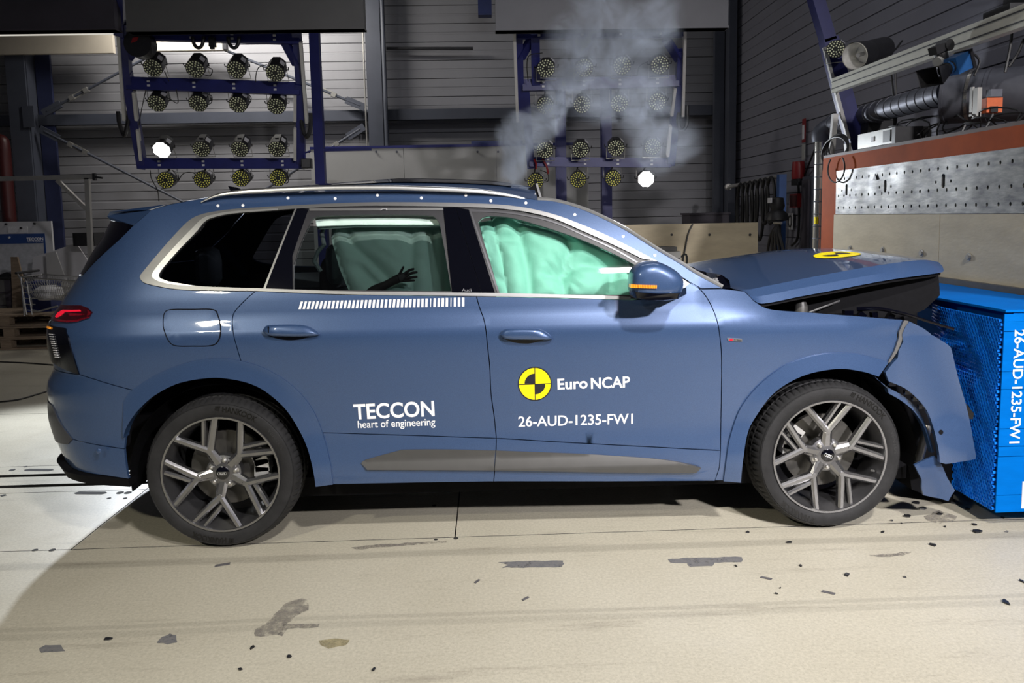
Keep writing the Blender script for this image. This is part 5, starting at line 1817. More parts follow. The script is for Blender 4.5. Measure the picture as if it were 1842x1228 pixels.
# ================================================================== LAMP RACKS
def make_lamp(on=False, yellow=False, hang=False):
    """floodlight can; local: face at origin looking along -y"""
    root = thing('floodlight', (0, 0, 0))
    R = 0.097
    oct_ = lambda r, y: [(r * math.cos(t), y, r * math.sin(t)) for t in np.linspace(0, tau, 9)[:-1] + math.pi / 8]
    mb = MB().loft([oct_(R * .96, 0.004), oct_(R * 1.06, -0.004), oct_(R * 1.06, 0.02), oct_(R * 1.0, 0.20), oct_(R * .7, 0.24)], closed=True)
    mb.f.append(tuple(range(32, 40)))
    mb.build('housing', M['lamp_black'], root)
    MB().add(oct_(R, -0.001), [tuple(range(8))]).build('face_plate', M['lamp_on'] if on else M['lamp_face'], root)
    mb = MB()
    for r, n in ((0.034, 7), (0.059, 12), (0.084, 18)):
        for k in range(n):
            t = tau * k / n + r * 40
            c = np.array([r * math.cos(t), -0.001, r * math.sin(t)])
            ring = [c + np.array([0.0085 * math.cos(q), -0.002, 0.0085 * math.sin(q)]) for q in np.linspace(0, tau, 7)[:-1]]
            mb.add([c + np.array([0, -0.0045, 0])] + ring, [(0, 1 + q, 1 + (q + 1) % 6) for q in range(6)])
    if not on:
        o = mb.build('led_lenses', M['led_yellow'] if yellow else M['led'], root)
        o['kind'] = 'stuff'
    # yoke and clamp knobs
    yz = R * 1.9 if hang else -R * 1.5
    MB().tube([(-R * 1.12, 0.07, 0), (-R * 1.12, 0.15 if hang else 0.09, yz), (R * 1.12, 0.15 if hang else 0.09, yz), (R * 1.12, 0.07, 0)], 0.0045, 6).build('yoke', M['alu'], root)
    for s in (-1, 1):
        MB().tube([(s * R * 1.06, 0.07, 0), (s * R * 1.32, 0.07, 0.0), (s * R * 1.36, 0.07, 0.03)], 0.006, 6).build('clamp_knob', M['lamp_black'], root)
    MB().box((0.075, 0.08, 0.075), (0.055, 0.075, 0.004), np.array(Matrix.Rotation(math.pi / 4, 3, 'Y'))).build('rating_label', M['sticker'], root)
    MB().box((0.0, 0.09, R * 1.005), (0.045, 0.012, 0.006)).build('handle_slot', M['rubber_seal'], root)
    return root


proto = {k: make_lamp(*k) for k in ((False, False, False), (False, False, True), (False, True, True), (True, False, False), (True, False, True))}
used = set()
words_r = ('top', 'second', 'third', 'bottom')
words_c = ('first', 'second', 'third', 'fourth')


def place_lamp(P, aim, key, label, group, scale=1.0):
    if key in used: o = copy_tree(proto[key])
    else: o = proto[key]; used.add(key)
    y = -Vector(aim).normalized()
    x = y.cross(Vector((0, 0, 1))).normalized()
    z = x.cross(y)
    Mx = Matrix(((x[0], y[0], z[0]), (x[1], y[1], z[1]), (x[2], y[2], z[2]))).to_4x4()
    o.matrix_basis = Matrix.Translation(Vector(P)) @ Mx @ Matrix.Scale(scale, 4)
    tag(o, label, 'lamp', group)
    return o


def rack(name, label, side, rows, top_y, posts, beams, bottom_post, guides, aim, lit, word, zt0):
    pl0 = np.array([0, 3.4, 3.27]); pln = np.array([0, 1, 0.8])
    rp = lambda px, py, d=0.0: at_plane(px, py, pl0 + np.array([0, d, 0]), pln)
    t = thing(name, rp((posts[0] + posts[1]) / 2, 300), label, 'lamp rack')
    for (xa, ya, xb_, yb_, w) in posts[2]:
        a, b = rp(xa, ya, .16), rp(xb_, yb_, .16)
        MB().bar(a, b, w, 0.09, up=(1, 0, 0.01)).build('post', M['frame_blue'], t)
    for (xa, ya, xb_, yb_, w) in beams:
        a, b = rp(xa, ya, .16), rp(xb_, yb_, .16)
        MB().bar(a, b, 0.09, w).build('cross_beam', M['frame_blue'], t)
        if (xb_ - xa) > 200:
            for k in range(4):
                f_ = (0.13, 0.39, 0.62, 0.86)[k]
                c = a + (b - a) * f_
                for dz in (-.022, .022):
                    MB().box(c + np.array([0, -.05, dz]), (0.028, 0.012, 0.02)).build('bolt', M['sticker'], t)
    for (xa, ya, xb_, yb_) in guides:
        a, b = rp(xa, ya, .10), rp(xb_, yb_, .10)
        MB().bar(a, b, 0.055, 0.03, up=(1, 0, .01)).build('guide_bar', M['white_pole'], t)
    for i, row in enumerate(rows):
        for j, (px, py) in enumerate(row):
            P = rp(px, py)
            on = (i, j) == lit
            if i in (1, 3):      # lamps hung below a beam
                bx0, by0, bx1, by1, _w = beams[1 if i == 1 else 2]
                yb_ = by0 + (by1 - by0) * (px - bx0) / (bx1 - bx0)
                dz_ = 0.12 if i == 3 else 0.08
                MB().bar(rp(px, yb_ + 4, .16), np.array(P) + np.array([0, .13, dz_]), 0.022, 0.012, up=(1, 0, .01)).build('hanger', M['lamp_black'], t)
            key = (on, (not on) and (i == 3), i in (1, 3))
            lab = f'black LED floodlight, {words_c[j]} from the left in the {words_r[i]} row of the {word}'
            if on: lab = f'brightly lit floodlight on the {word}'
            place_lamp(P, aim[i], key, lab, 'floodlights on the ' + word, 0.97)
            if on:
                P = np.array(P)
                d = np.array(Vector(aim[i]).normalized())
                yield_light.append((P + d * 0.03, P + np.array([.05, -1, -.42 if word[0] == 'l' else -.3]) * 3))
    return t, rp


yield_light = []
left_rows = [[(275, 122), (351, 124), (425, 125), (495, 131)], [(282, 186), (356, 186), (428, 188), (497, 191)], [(291, 270), (362, 268), (431, 268), (498, 268)], [(298, 324), (364, 323), (433, 321), (500, 320)]]
rackL, rpL = rack('lamp_rack', 'dark blue steel lamp rack with sixteen floodlights, left of the column', -1, left_rows, 55,
                  (230, 545, [(221, 40, 228, 140, .11), (228, 130, 256, 300, .10), (533, 50, 541, 160, .06), (540, 150, 542, 300, .09), (216, -20, 218, 60, .15)]),
                  [(222, 62, 540, 71, .10), (230, 150, 540, 160, .13), (250, 294, 552, 294, .12), (512, 74, 534, 116, .05), (230, 105, 252, 68, .05)],
                  None, [(213, 56, 224, 215), (541, 75, 552, 220), (241, 165, 246, 215), (531, 170, 531, 217), (248, 232, 254, 287), (531, 230, 531, 287)], [(0.05, -1, -.72), (0.05, -1, -.72), (0.05, -1, -.62), (0.05, -1, -.22)], (2, 0), 'left lamp rack', 3.3)
right_rows = [[(982, 123), (1051, 122), (1119, 118), (1187, 117)], [(981, 190), (1047, 188), (1114, 186), (1182, 183)], [(980, 270), (1044, 269), (1108, 266), (1174, 264)], [(963, 326), (1040, 323), (1103, 321), (1162, 322)]]
rackR, rpR = rack('lamp_rack', 'dark blue steel lamp rack half hidden in smoke, right of the column', 1, right_rows, 50,
                  (935, 1215, [(932, 50, 936, 215, .06), (944, 150, 955, 300, .07), (1226, 90, 1222, 155, .07), (1220, 150, 1206, 295, .09), (962, 46, 964, 150, .09)]),
                  [(930, 62, 1228, 58, .09), (940, 154, 1220, 146, .12), (952, 291, 1206, 293, .11), (936, 105, 956, 70, .05), (1198, 70, 1222, 108, .05)],
                  None, [(925, 52, 931, 218), (1232, 50, 1228, 208), (1214, 158, 1208, 207), (1206, 226, 1201, 280)], [(-.12, -1, -.34), (-.12, -1, -.34), (-.12, -1, -.30), (-.1, -1, -.15)], (3, 3), 'right lamp rack', 3.3)
# light thrown by the two lamps that are switched on
for (p, q), c, pw, cone in zip(yield_light, [(0.86, 0.92, 1.0), (0.86, 0.92, 1.0)], (1250, 230), (68, 120)):
    spot_light('lit_lamp_beam', p, q, pw, c, cone, 0.6, 0.09)
# extras on the racks: hoses, cables, drum, motor box
for px, py, rp, lab in ((222, 232, rpL, 'black hose loop hanging from the left bar of the left lamp rack'), (551, 235, rpL, 'black hose loop hanging from the right bar of the left lamp rack'), (1228, 222, rpR, 'black hose loop hanging from the right bar of the right lamp rack')):
    c = rp(px, py - 15, .1)
    pts = [c + np.array([0.05 * math.cos(t) - .0, 0.03 * math.sin(t * 2), 0.16 * math.sin(t)]) for t in np.linspace(math.pi * 1.0, tau, 12)]
    tag(MB().tube([pts[0] + np.array([0, 0, .1])] + pts + [pts[-1] + np.array([0.0, 0, .1])], 0.022, 8).build('hose_loop', M['cable'], smooth=True), lab, 'hose')
c = rpL(252, 80, -.05)
dr = thing('cable_drum', c, 'black cable drum with a red patch under the top of the left lamp rack', 'drum')
MB().cyl(c + np.array([0, -.06, 0]), c + np.array([0, .08, 0]), 0.135, n=28).build('drum', M['lamp_black'], dr)
MB().prism([c + np.array([a, -.064, b]) for a, b in ((-.06, .0), (-.04, .05), (.02, .06), (.0, .02))], (0, -.003, 0)).build('red_patch', M['red'], dr)
MB().tube([c + np.array([.12, -.03, .03]), c + np.array([.13, -.03, -.08]), rpL(275, 102, .02)], 0.006, 6).build('cord', M['cable'], dr)
for px in (356, 420):
    c = rpL(px, 66, .05)
    tag(MB().tube([c + np.array([0.055 * math.cos(t), 0, 0.11 * math.sin(t)]) for t in np.linspace(math.pi, tau, 11)], 0.018, 8).build('cable_loop', M['cable'], smooth=True),
        'black cable loop under the top beam of the left rack, ' + ('nearer the drum' if px == 356 else 'farther from the drum'), 'cable')
c = rpL(382, 76, .05)
tag(MB().box(c, (0.06, 0.06, 0.09)).box(c + np.array([0, -.01, -.055]), (0.04, 0.03, 0.03)).build('plug_box', M['lamp_black']), 'small black plug box between the cable loops of the left rack', 'box')
c = rpL(552, 294, .05)
mb_ = thing('motor_box', c, 'small black box bolted to the lower right corner of the left rack', 'box')
MB().box(c, (0.11, 0.09, 0.11)).build('casing', M['lamp_black'], mb_)
MB().box(c + np.array([0, -.047, 0]), (0.09, 0.004, 0.09)).build('cover', M['strip_black'], mb_)
MB().tube([c + np.array([-.02, 0, .05]), c + np.array([-.02, 0, .12]), c + np.array([.05, 0, .14])], 0.012, 6).build('bracket', M['frame_blue'], mb_)
# loose lamp cables
cab = [((480, 116), (465, 122), (460, 138), (460, 148)), ((372, 120), (382, 126), (378, 136), (366, 134)), ((296, 128), (300, 138), (304, 146)), ((285, 170), (305, 178), (320, 185), (317, 160)),
       ((362, 168), (380, 172), (380, 185), (370, 188)), ((448, 170), (452, 178), (446, 190), (440, 192)), ((270, 306), (272, 320), (280, 335), (284, 345), (286, 362)),
       ((310, 306), (318, 318), (308, 335), (290, 340)), ((364, 308), (372, 314), (380, 330), (374, 328)), ((442, 304), (450, 312), (452, 322), (444, 330)), ((505, 304), (516, 312), (518, 328), (508, 328)),
       ((320, 326), (330, 312), (345, 310), (355, 316)), ((262, 163), (255, 195), (250, 225))]
for i, c_ in enumerate(cab):
    tag(MB().tube(cr([rpL(*p, .04) for p in c_], 5), 0.005, 5).build('lamp_cable', M['cable']), f'thin black lamp cable drooping on the left lamp rack, {order(i, [q[0][0] for q in cab])} from the left', 'cable', 'lamp cables on the left rack')
cab = [((976, 95), (952, 100), (948, 120), (950, 146)), ((1166, 110), (1150, 120), (1146, 136)), ((1196, 170), (1200, 180), (1196, 190)), ((972, 306), (985, 312), (986, 325), (976, 328)), ((1040, 304), (1046, 310), (1050, 318)), ((1058, 262), (1061, 270), (1056, 276))]
for i, c_ in enumerate(cab):
    tag(MB().tube(cr([rpR(*p, .04) for p in c_], 5), 0.005, 5).build('lamp_cable', M['cable']), f'thin black lamp cable drooping on the right lamp rack, {order(i, [q[0][0] for q in cab])} from the left', 'cable', 'lamp cables on the right rack')
for px0, py0, px1, py1 in ((961, 286, 964, 304), (976, 286, 986, 312)):
    tag(MB().tube(cr([rpR(px0, py0, .11), rpR((px0 + px1) / 2 + 2, (py0 + py1) / 2, .04), rpR(px1, py1, .0)], 4), 0.012, 6).build('red_strap', M['red']), 'red strap hanging from the lower beam of the right rack, ' + ('left one' if px0 == 961 else 'right one'), 'strap')
# dark posts behind the right rack
for px, lab in ((1008, 'dark blue post behind the right lamp rack, left of the pair'), (1090, 'dark blue post behind the right lamp rack, right of the pair')):
    a, b = at_y(px - 9, 230, 6.4), at_y(px + 9, 230, 6.4)
    tag(MB().box(((a[0] + b[0]) / 2, 6.4, 1.7), (b[0] - a[0], 0.14, 3.4)).build('rear_post', M['frame_blue']), lab, 'post')


# ================================================================== LEFT BACKGROUND
Yw = 7.4
a = at_y(9, 300, 7.9)
rp_ = thing('red_pipe', (a[0], 7.9, 0), 'dark red vertical pipe at the left edge beside the column', 'pipe')
MB().tube(cr([(a[0] + .0, 7.9, 0), (a[0], 7.9, 2.4), (a[0], 7.9, at_y(9, 262, 7.9)[2]), (a[0] - .05, 7.9, at_y(9, 252, 7.9)[2]), (a[0] - .25, 7.9, at_y(9, 250, 7.9)[2])], 5), 0.10, 12).build('pipe', M['red_dark'], rp_, smooth=True)
# notice board with poster
p0, p1 = at_y(-40, 400, Yw), at_y(93, 400, Yw)
nb = thing('notice_board', (p0[0], Yw, at_y(0, 520, Yw)[2]), 'white notice board with a blue-headed lettered poster', 'board')
zb0, zb1 = at_y(40, 520, Yw)[2], p0[2]
MB().box(((p0[0] + p1[0]) / 2, Yw, (zb0 + zb1) / 2), (p1[0] - p0[0], 0.04, zb1 - zb0)).build('panel', M['paper'], nb)
q0, q1, q2 = at_y(-40, 422, Yw - .03), at_y(79, 437, Yw - .03), at_y(79, 510, Yw - .03)
pst = MB().box(((q0[0] + q1[0]) / 2, Yw - .026, (q1[2] + q2[2]) / 2), (q1[0] - q0[0], 0.006, q1[2] - q2[2])).build('poster', mat('plan_poster', (.42, .43, .46), .6, var=.15, scale=14), nb)
MB().box(((q0[0] + q1[0]) / 2, Yw - .030, (q0[2] + q1[2]) / 2), (q1[0] - q0[0], 0.006, q0[2] - q1[2])).build('poster_header', M['poster_blue'], nb)
MB().box((q1[0] + 0.01, Yw - .030, (q0[2] + q2[2]) / 2), (0.025, 0.006, q0[2] - q2[2])).build('poster_edge', M['poster_blue'], nb)
v, f = text_mesh('TECCON', 1.0, 0.02)
a, b = at_y(48, 432.5, Yw - .036), at_y(78, 431.5, Yw - .036)
s_ = (b[0] - a[0]) / (v[:, 0].max() - v[:, 0].min())
mesh_obj('lettering', [(a[0] + (q[0] - v[:, 0].min()) * s_, Yw - .036, a[2] + q[1] * s_ * 1.0) for q in v], f, M['decal_white'], nb)
v, f = text_mesh('heart of engineering', 1.0, 0.0)
a, b = at_y(50, 435.8, Yw - .036), at_y(78, 435.2, Yw - .036)
s_ = (b[0] - a[0]) / (v[:, 0].max() - v[:, 0].min())
mesh_obj('lettering', [(a[0] + (q[0] - v[:, 0].min()) * s_, Yw - .036, a[2] + q[1] * s_) for q in v], f, M['decal_white'], nb)
for px, py in ((39, 410), (63, 402), (18, 427), (12, 403)):
    q = at_y(px, py, Yw - .02)
    MB().cyl(q, q + np.array([0, -.03, 0]), 0.016, n=8).build('magnet', M['lamp_black'] if px != 18 else M['sticker'], nb)
# note sheet
q = at_y(32, 413, Yw - .024)
MB().box(q, (0.30, 0.004, 0.10)).build('note', M['sticker'], nb)

# aluminium profile frame
Yf = 5.2
fr = thing('profile_frame', at_y(165, 500, Yf), 'aluminium profile frame with a diagonal strut, left of the tail', 'frame')
MB().bar(at_y(-30, 322, Yf), at_y(172, 318, Yf), 0.05, 0.055).build('top_profile', M['alu'], fr)
MB().bar(at_y(157, 320, Yf), at_y(168, 560, Yf), 0.05, 0.055, up=(1, 0, 0)).build('upright', M['alu'], fr)
MB().bar(at_y(103, 324, Yf), at_y(158, 378, Yf), 0.045, 0.045, up=(0, 1, 0)).build('diagonal', M['alu'], fr)
MB().box(at_y(170, 318, Yf - .02), (0.03, 0.05, 0.09)).bar(at_y(170, 318, Yf - .02), at_y(184, 320, Yf - .02), 0.03, 0.025).build('clamp', M['lamp_black'], fr)
q = at_y(160, 430, 6.6)
tag(MB().box(q, (0.30, 0.3, 0.19)).box(q + np.array([0, -.152, 0]), (0.26, 0.004, 0.15)).build('wall_cabinet', M['lamp_black']), 'small black cabinet behind the aluminium upright', 'cabinet')
# pale leaning sheets
for pts, y, m, lab in (([(93, 452), (137, 437), (158, 468), (150, 545), (40, 545), (60, 462)], 6.85, 'paper', 'pale sheet leaning behind the shopping cart'),
                       ([(82, 455), (100, 452), (150, 545), (86, 545)], 6.6, 'white_panel', 'translucent pale film draped in front of the leaning sheet')):
    P = [at_y(p[0], p[1], y) for p in pts]
    for p in P:
        if p[2] < 0.6: p[2] = 0.0
    tag(MB().prism(P, (0, 0.015, 0)).build('leaning_sheet', M[m]), lab, 'sheet')
P = [at_y(*p, 6.4) for p in ((19, 462), (31, 462), (62, 545), (19, 545))]
P[2][2] = P[3][2] = 0.0
tag(MB().prism(P, (0, 0.03, 0)).build('tan_board', M['wood']), 'narrow tan board standing behind the cart', 'board')
a, b = at_y(2, 502, 6.5), at_y(38, 572, 6.5)
dk = thing('cabinet', (a[0], 6.2, 0), 'dark desk cabinet at the left edge behind the pallets', 'cabinet')
MB().box((a[0] - .1, 6.75, a[2] / 2), (0.75, 0.5, a[2])).build('body', M['beam_dark'], dk)
MB().box((a[0] - .1, 6.73, a[2] + .015), (0.85, 0.58, 0.03)).build('top', M['lamp_black'], dk)
for k in range(3):
    zz = b[2] + (a[2] - b[2]) * (k + .5) / 3
    MB().box((a[0] - .17, 6.495, zz), (0.42, 0.012, (a[2] - b[2]) / 3 - .015)).build('drawer', M['beam_grey'], dk)
tag(MB().prism([at_y(*p, 6.5) for p in ((-5, 495), (12, 489), (30, 497), (26, 502), (0, 502))], (0, .25, 0)).build('tool_bag', M['lamp_black']), 'crumpled black bag on the desk cabinet', 'bag')
a, b = at_y(42, 510, 5.7), at_y(92, 560, 5.7)
cr_ = thing('plastic_crate', ((a[0] + b[0]) / 2, 5.85, 0.46), 'dark blue crate behind the shopping cart', 'crate')
MB().box(((a[0] + b[0]) / 2, 5.85, (a[2] + .452) / 2), (b[0] - a[0], 0.28, a[2] - .452)).build('body', M['crate_blue'], cr_)
MB().box(((a[0] + b[0]) / 2, 5.85, a[2]), (b[0] - a[0] + .03, 0.31, 0.03)).build('rim', M['crate_blue'], cr_)
# shopping cart of wire
Yc = 5.1
ct = thing('shopping_cart', at_y(90, 580, Yc), 'wire shopping cart standing on the pallets behind the tail', 'cart')
B0, B1 = at_y(38, 498, Yc), at_y(140, 506, Yc)
b0, b1 = at_y(58, 536, Yc), at_y(120, 540, Yc)
dep = np.array([0, 0.45, 0])
mb = MB()
for o_ in (0 * dep, dep):
    mb.tube([B0 + o_, B1 + o_], 0.010, 6); mb.tube([b0 + o_, b1 + o_], 0.008, 6)
for A_, C_ in ((B0, B0 + dep), (B1, B1 + dep), (b0, b0 + dep), (b1, b1 + dep)):
    mb.tube([A_, C_], 0.010, 6)
mb.build('rim_wires', M['wire'], ct)
mb = MB()
for k in range(23):
    t = k / 22
    for o_ in (0 * dep, dep):
        mb.tube([B0 + (B1 - B0) * t + o_, b0 + (b1 - b0) * t + o_], 0.0035, 4)
for k in range(9):
    t = k / 8
    for A_, C_ in ((B0, b0), (B1, b1)):
        mb.tube([A_ + dep * t, C_ + dep * t], 0.0035, 4)
    mb.tube([b0 + dep * t, b1 + dep * t], 0.0035, 4)
for h in (.33, .66):
    for o_ in (0 * dep, dep):
        mb.tube([B0 + (b0 - B0) * h + o_, B1 + (b1 - B1) * h + o_], 0.004, 4)
o = mb.build('basket_wires', M['wire'], ct); o['kind'] = 'stuff'
mb = MB().tube(cr([B0 + np.array([-.04, 0, .04]), b0 + np.array([-.02, 0, 0]), at_y(60, 560, Yc), at_y(104, 550, Yc)], 4), 0.011, 6)
mb.tube([at_y(38, 498, Yc), at_y(44, 568, Yc)], 0.011, 6)
mb.build('chassis', M['wire'], ct)
MB().tube([B0 + np.array([-.05, -.02, .05]), B0 + dep + np.array([-.05, .02, .05])], 0.016, 8).build('push_handle', M['lamp_black'], ct)
for px in (52, 62):
    mb = MB()
    for k in range(5):
        mb.tube([at_y(px - 12 + k * 1.5, 515 + k * 10.5, Yc - .12), at_y(px - 4 + k * 1.8, 516 + k * 10.5, Yc - .12)], 0.006, 4)
    mb.tube([at_y(px - 14, 505, Yc - .12), at_y(px - 4, 566, Yc - .12)], 0.008, 6)
    mb.build('child_seat_wires', M['wire'], ct)
tag(MB().lathe([(0.0, -.1), (.12, -.09), (.17, -.03), (.16, .05), (.09, .09), (0, .1)], at_y(88, 526, Yc + .2), axis=2, n=20).build('plastic_bag', M['paper'], smooth=True), 'pale crumpled bag lying in the shopping cart', 'bag')


# pallets
def pallet(cx, cy_, z0, label, w=1.5, d=0.9):
    t = thing('pallet', (cx, cy_, z0), label, 'pallet')
    for k in range(3):
        for j in range(3):
            MB().box((cx + (k - 1) * (w / 2 - .07), cy_ + (j - 1) * (d / 2 - .06), z0 + .065), (0.14, 0.11, 0.085)).build('block', M['wood'], t)
    for j in range(3):
        MB().box((cx, cy_ + (j - 1) * (d / 2 - .06), z0 + .011), (w, 0.11, 0.02)).build('runner', M['wood'], t)
    for k in range(3):
        MB().box((cx + (k - 1) * (w / 2 - .07), cy_, z0 + .118), (0.14, d, 0.02)).build('bearer', M['wood'], t)
    for j in range(6):
        MB().box((cx, cy_ + (j - 2.5) * (d / 6), z0 + .139), (w, d / 6 - .03, 0.02)).build('deck_board', M['wood'], t)
    return t


gx = at_z(60, 628)
pallet(gx[0] - .35, gx[1] + .45, 0, 'wooden pallet lying on the floor, lowest of the stack behind the tail')
pallet(gx[0] - .30, gx[1] + .45, 0.150, 'wooden pallet in the middle of the stack behind the tail')
pallet(gx[0] - .38, gx[1] + .5, 0.300, 'wooden pallet on top of the stack under the shopping cart')
# cables on the floor
for pts, lab in ((((-20, 650), (40, 652), (95, 656), (140, 660)), 'thin black cable on the floor behind the rear lamp'), (((-20, 724), (30, 719), (70, 708), (100, 700), (140, 698)), 'thin black cable on the floor nearer the bumper')):
    tag(MB().tube(cr([at_z(*p, .008) for p in pts], 6), 0.008, 6).build('floor_cable', M['cable']), lab, 'cable')

# ================================================================== BACKGROUND RIGHT OF THE SMOKE
Yp = 5.0
p0, p1 = at_y(1100, 405, Yp), at_y(1363, 403, Yp)
ph = thing('plywood_screen', ((p0[0] + p1[0]) / 2, Yp, 0), 'low pale plywood screen behind the windscreen', 'screen')
MB().box(((p0[0] + p1[0]) / 2, Yp, p0[2] / 2 + .05), (p1[0] - p0[0], 0.03, p0[2] - .1)).build('sheet', M['plywood'], ph)
for x in (p0[0] + .1, p1[0] - .1):
    MB().box((x, Yp + .05, p0[2] / 2), (0.07, 0.06, p0[2] - .02)).build('leg', M['wood'], ph)
for px in (1208, 1276, 1349):
    q = at_y(px, 422, Yp - .016)
    MB().cyl(q, q + np.array([0, -.012, 0]), 0.016, n=8).build('screw', M['strip_black'], ph)
tag(MB().tube(cr([at_y(1246, 403, Yp - .03), at_y(1238, 420, Yp - .04), at_y(1233, 445, Yp - .05), at_y(1228, 475, Yp - .05), at_y(1226, 520, Yp - .05)], 5), 0.010, 6).build('cable', M['cable']), 'black cable hanging over the plywood screen', 'cable')
a = at_y(1198, 462, Yp - .5)
eq = thing('instrument_case', a, 'grey instrument case with a handle in front of the plywood screen', 'case')
MB().box((a[0], a[1], (a[2] + .07) / 2), (0.30, 0.25, a[2] + .07)).build('body', M['box_grey'], eq)
MB().box(a + np.array([-.02, 0, .10]), (0.26, 0.2, 0.05)).build('lid', M['beam_grey'], eq)
MB().tube(cr([a + np.array([.15, -.1, .0]), a + np.array([.22, -.1, .03]), a + np.array([.22, -.1, -.10]), a + np.array([.15, -.1, -.12])], 4), 0.012, 6).build('handle', M['cable'], eq)
MB().box(a + np.array([0, -.13, -.02]), (0.27, 0.01, 0.03)).build('latch_strip', M['strip_black'], eq)
a, b = at_y(1237, 386, 7.2), at_y(1306, 405, 7.2)
tag(MB().box(((a[0] + b[0]) / 2, 7.3, (a[2]) / 2), (b[0] - a[0], 0.5, a[2])).box(((a[0] + b[0]) / 2, 7.3, a[2] + .01), (b[0] - a[0] + .04, 0.54, .03)).build('tool_chest', M['beam_dark']), 'dark chest standing against the corner column', 'chest')

# hose stand with hanging black hoses in front of the side wall
Xh = XS - 0.35
hs = thing('hose_stand', at_x(1404, 440, Xh) * np.array([1, 1, 0]), 'blue steel stand hung with black hoses by the side wall', 'stand')
a, b = at_x(1311, 336, Xh), at_x(1402, 317, Xh)
q = at_x(1404, 440, Xh)
MB().bar((q[0], q[1], 0), (q[0], q[1], b[2] + .02), 0.09, 0.09, up=(0, 1, 0)).build('post', mat('bright_blue_post', (.02, .07, .22), .45, var=.1), hs)
MB().cyl(b, a, 0.028, n=10).build('arm', M['alu'], hs)
MB().cyl(a, a + np.array([0, .06, 0]), 0.05, n=12).build('arm_cap', M['alu'], hs)
rr = random.Random(11)
for k in range(7):
    t = 0.25 + 0.65 * k / 6
    c = b + (a - b) * (1 - t) * .9
    drop = 0.55 + 0.4 * rr.random()
    w = 0.10 + .06 * rr.random()
    pts = [c + np.array([-.04, w * math.cos(s), -drop / 2 + drop / 2 * math.sin(s)]) for s in np.linspace(0, tau, 21)]
    MB().tube(pts, 0.022, 6).build('hose_coil', M['cable'], hs, smooth=True)
c = at_x(1398, 378, Xh - .15)
MB().lathe([(0, .16), (.07, .15), (.09, .05), (.07, 0), (.12, -.04), (.14, -.12), (.05, -.14), (0, -.14)], c, axis=2, n=16).build('regulator', M['cable'], hs, smooth=True)
MB().box(c + np.array([-.1, -.02, .12]), (0.02, 0.10, 0.06)).build('tag_plate', M['sticker'], hs)
c2 = at_x(1402, 425, Xh - .2)
for k in range(5):
    t = (k - 2) * .22
    MB().tube(cr([c2 + np.array([0, 0.02 * k, .14]), c2 + np.array([-.05, t * .35, 0]), c2 + np.array([-.03, t * .75, -.30])], 5), 0.018, 6).build('hose', M['cable'], hs, smooth=True)
MB().tube([c2 + np.array([-.02, -.1, .16]), c2 + np.array([-.02, .12, .16])], 0.016, 8).build('hook_bar', M['alu'], hs)

# things on the side wall
Xw = XS + .06
a = at_x(1436, 312, Xw - .08)
al = thing('alarm_beacon', a, 'red alarm beacon on the side wall above the red box', 'beacon')
MB().lathe([(0, .16), (.075, .15), (.085, .0), (.08, -.07)], a, axis=2, n=18).build('dome', M['red'], al, smooth=True)
MB().box(a + np.array([.03, 0, -.11]), (0.16, 0.2, 0.08)).build('base', M['lamp_black'], al)
a = at_x(1434, 361, Xw - .04)
rb2 = thing('red_box', a, 'flat red call box on the side wall', 'box')
MB().box(a, (0.10, 0.26, 0.18)).build('case', M['red'], rb2)
MB().box(a + np.array([-.052, 0, 0]), (0.006, 0.22, 0.14)).build('cover', M['red_dark'], rb2)
a = at_x(1446, 235, Xw - .02)
sg1 = thing('wall_sign', a, 'narrow red and white sign high on the side wall', 'sign')
MB().box(a, (0.012, 0.09, 0.30)).build('plate', M['red'], sg1)
MB().box(a + np.array([-.008, 0, -.02]), (0.004, 0.06, 0.18)).build('pictogram', M['sticker'], sg1)
MB().box(a + np.array([0, 0, -.27]), (0.010, 0.09, 0.20)).build('lower_plate', M['box_grey'], sg1)
a = at_x(1422, 398, Xw - .02)
sg2 = thing('round_sign', a, 'small white sheet with a dark round symbol low on the side wall', 'sign')
MB().box(a, (0.01, 0.16, 0.22)).build('sheet', M['sticker'], sg2)
MB().tube([a + np.array([-.008, .055 * math.cos(t), .075 * math.sin(t)]) for t in np.linspace(0, tau, 17)], 0.010, 6).build('symbol', M['strip_black'], sg2)
a0, a1 = at_x(1449, 318, Xw - .05), at_x(1466, 318, Xw - .05)
dr_ = MB().box((Xw - .04, (a0[1] + a1[1]) / 2, a0[2] / 2), (0.10, a0[1] - a1[1], a0[2])).build('door_1', M['steel_paint'])
dr_['kind'] = 'structure'
MB().box((Xw - .10, (a0[1] + a1[1]) / 2, a0[2] / 2), (0.03, (a0[1] - a1[1]) * .7, a0[2] * .96)).build('door_leaf', M['beam_dark'], dr_)
tag(MB().tube(cr([at_x(1436, 330, Xw - .02), at_x(1437, 360, Xw - .02), at_x(1437, 400, Xw - .02), at_x(1434, 430, Xw - .02), at_x(1424, 442, Xw - .02)], 5), 0.016, 6).build('wall_cable', M['cable']), 'black cable running down from the red call box', 'cable')
tag(MB().tube([at_x(1446, 318, Xw - .02), at_x(1466, 268, Xw - .1)], 0.012, 6).build('wall_cable', M['cable']), 'black cable slanting up from the alarm beacon to the pipe', 'cable')

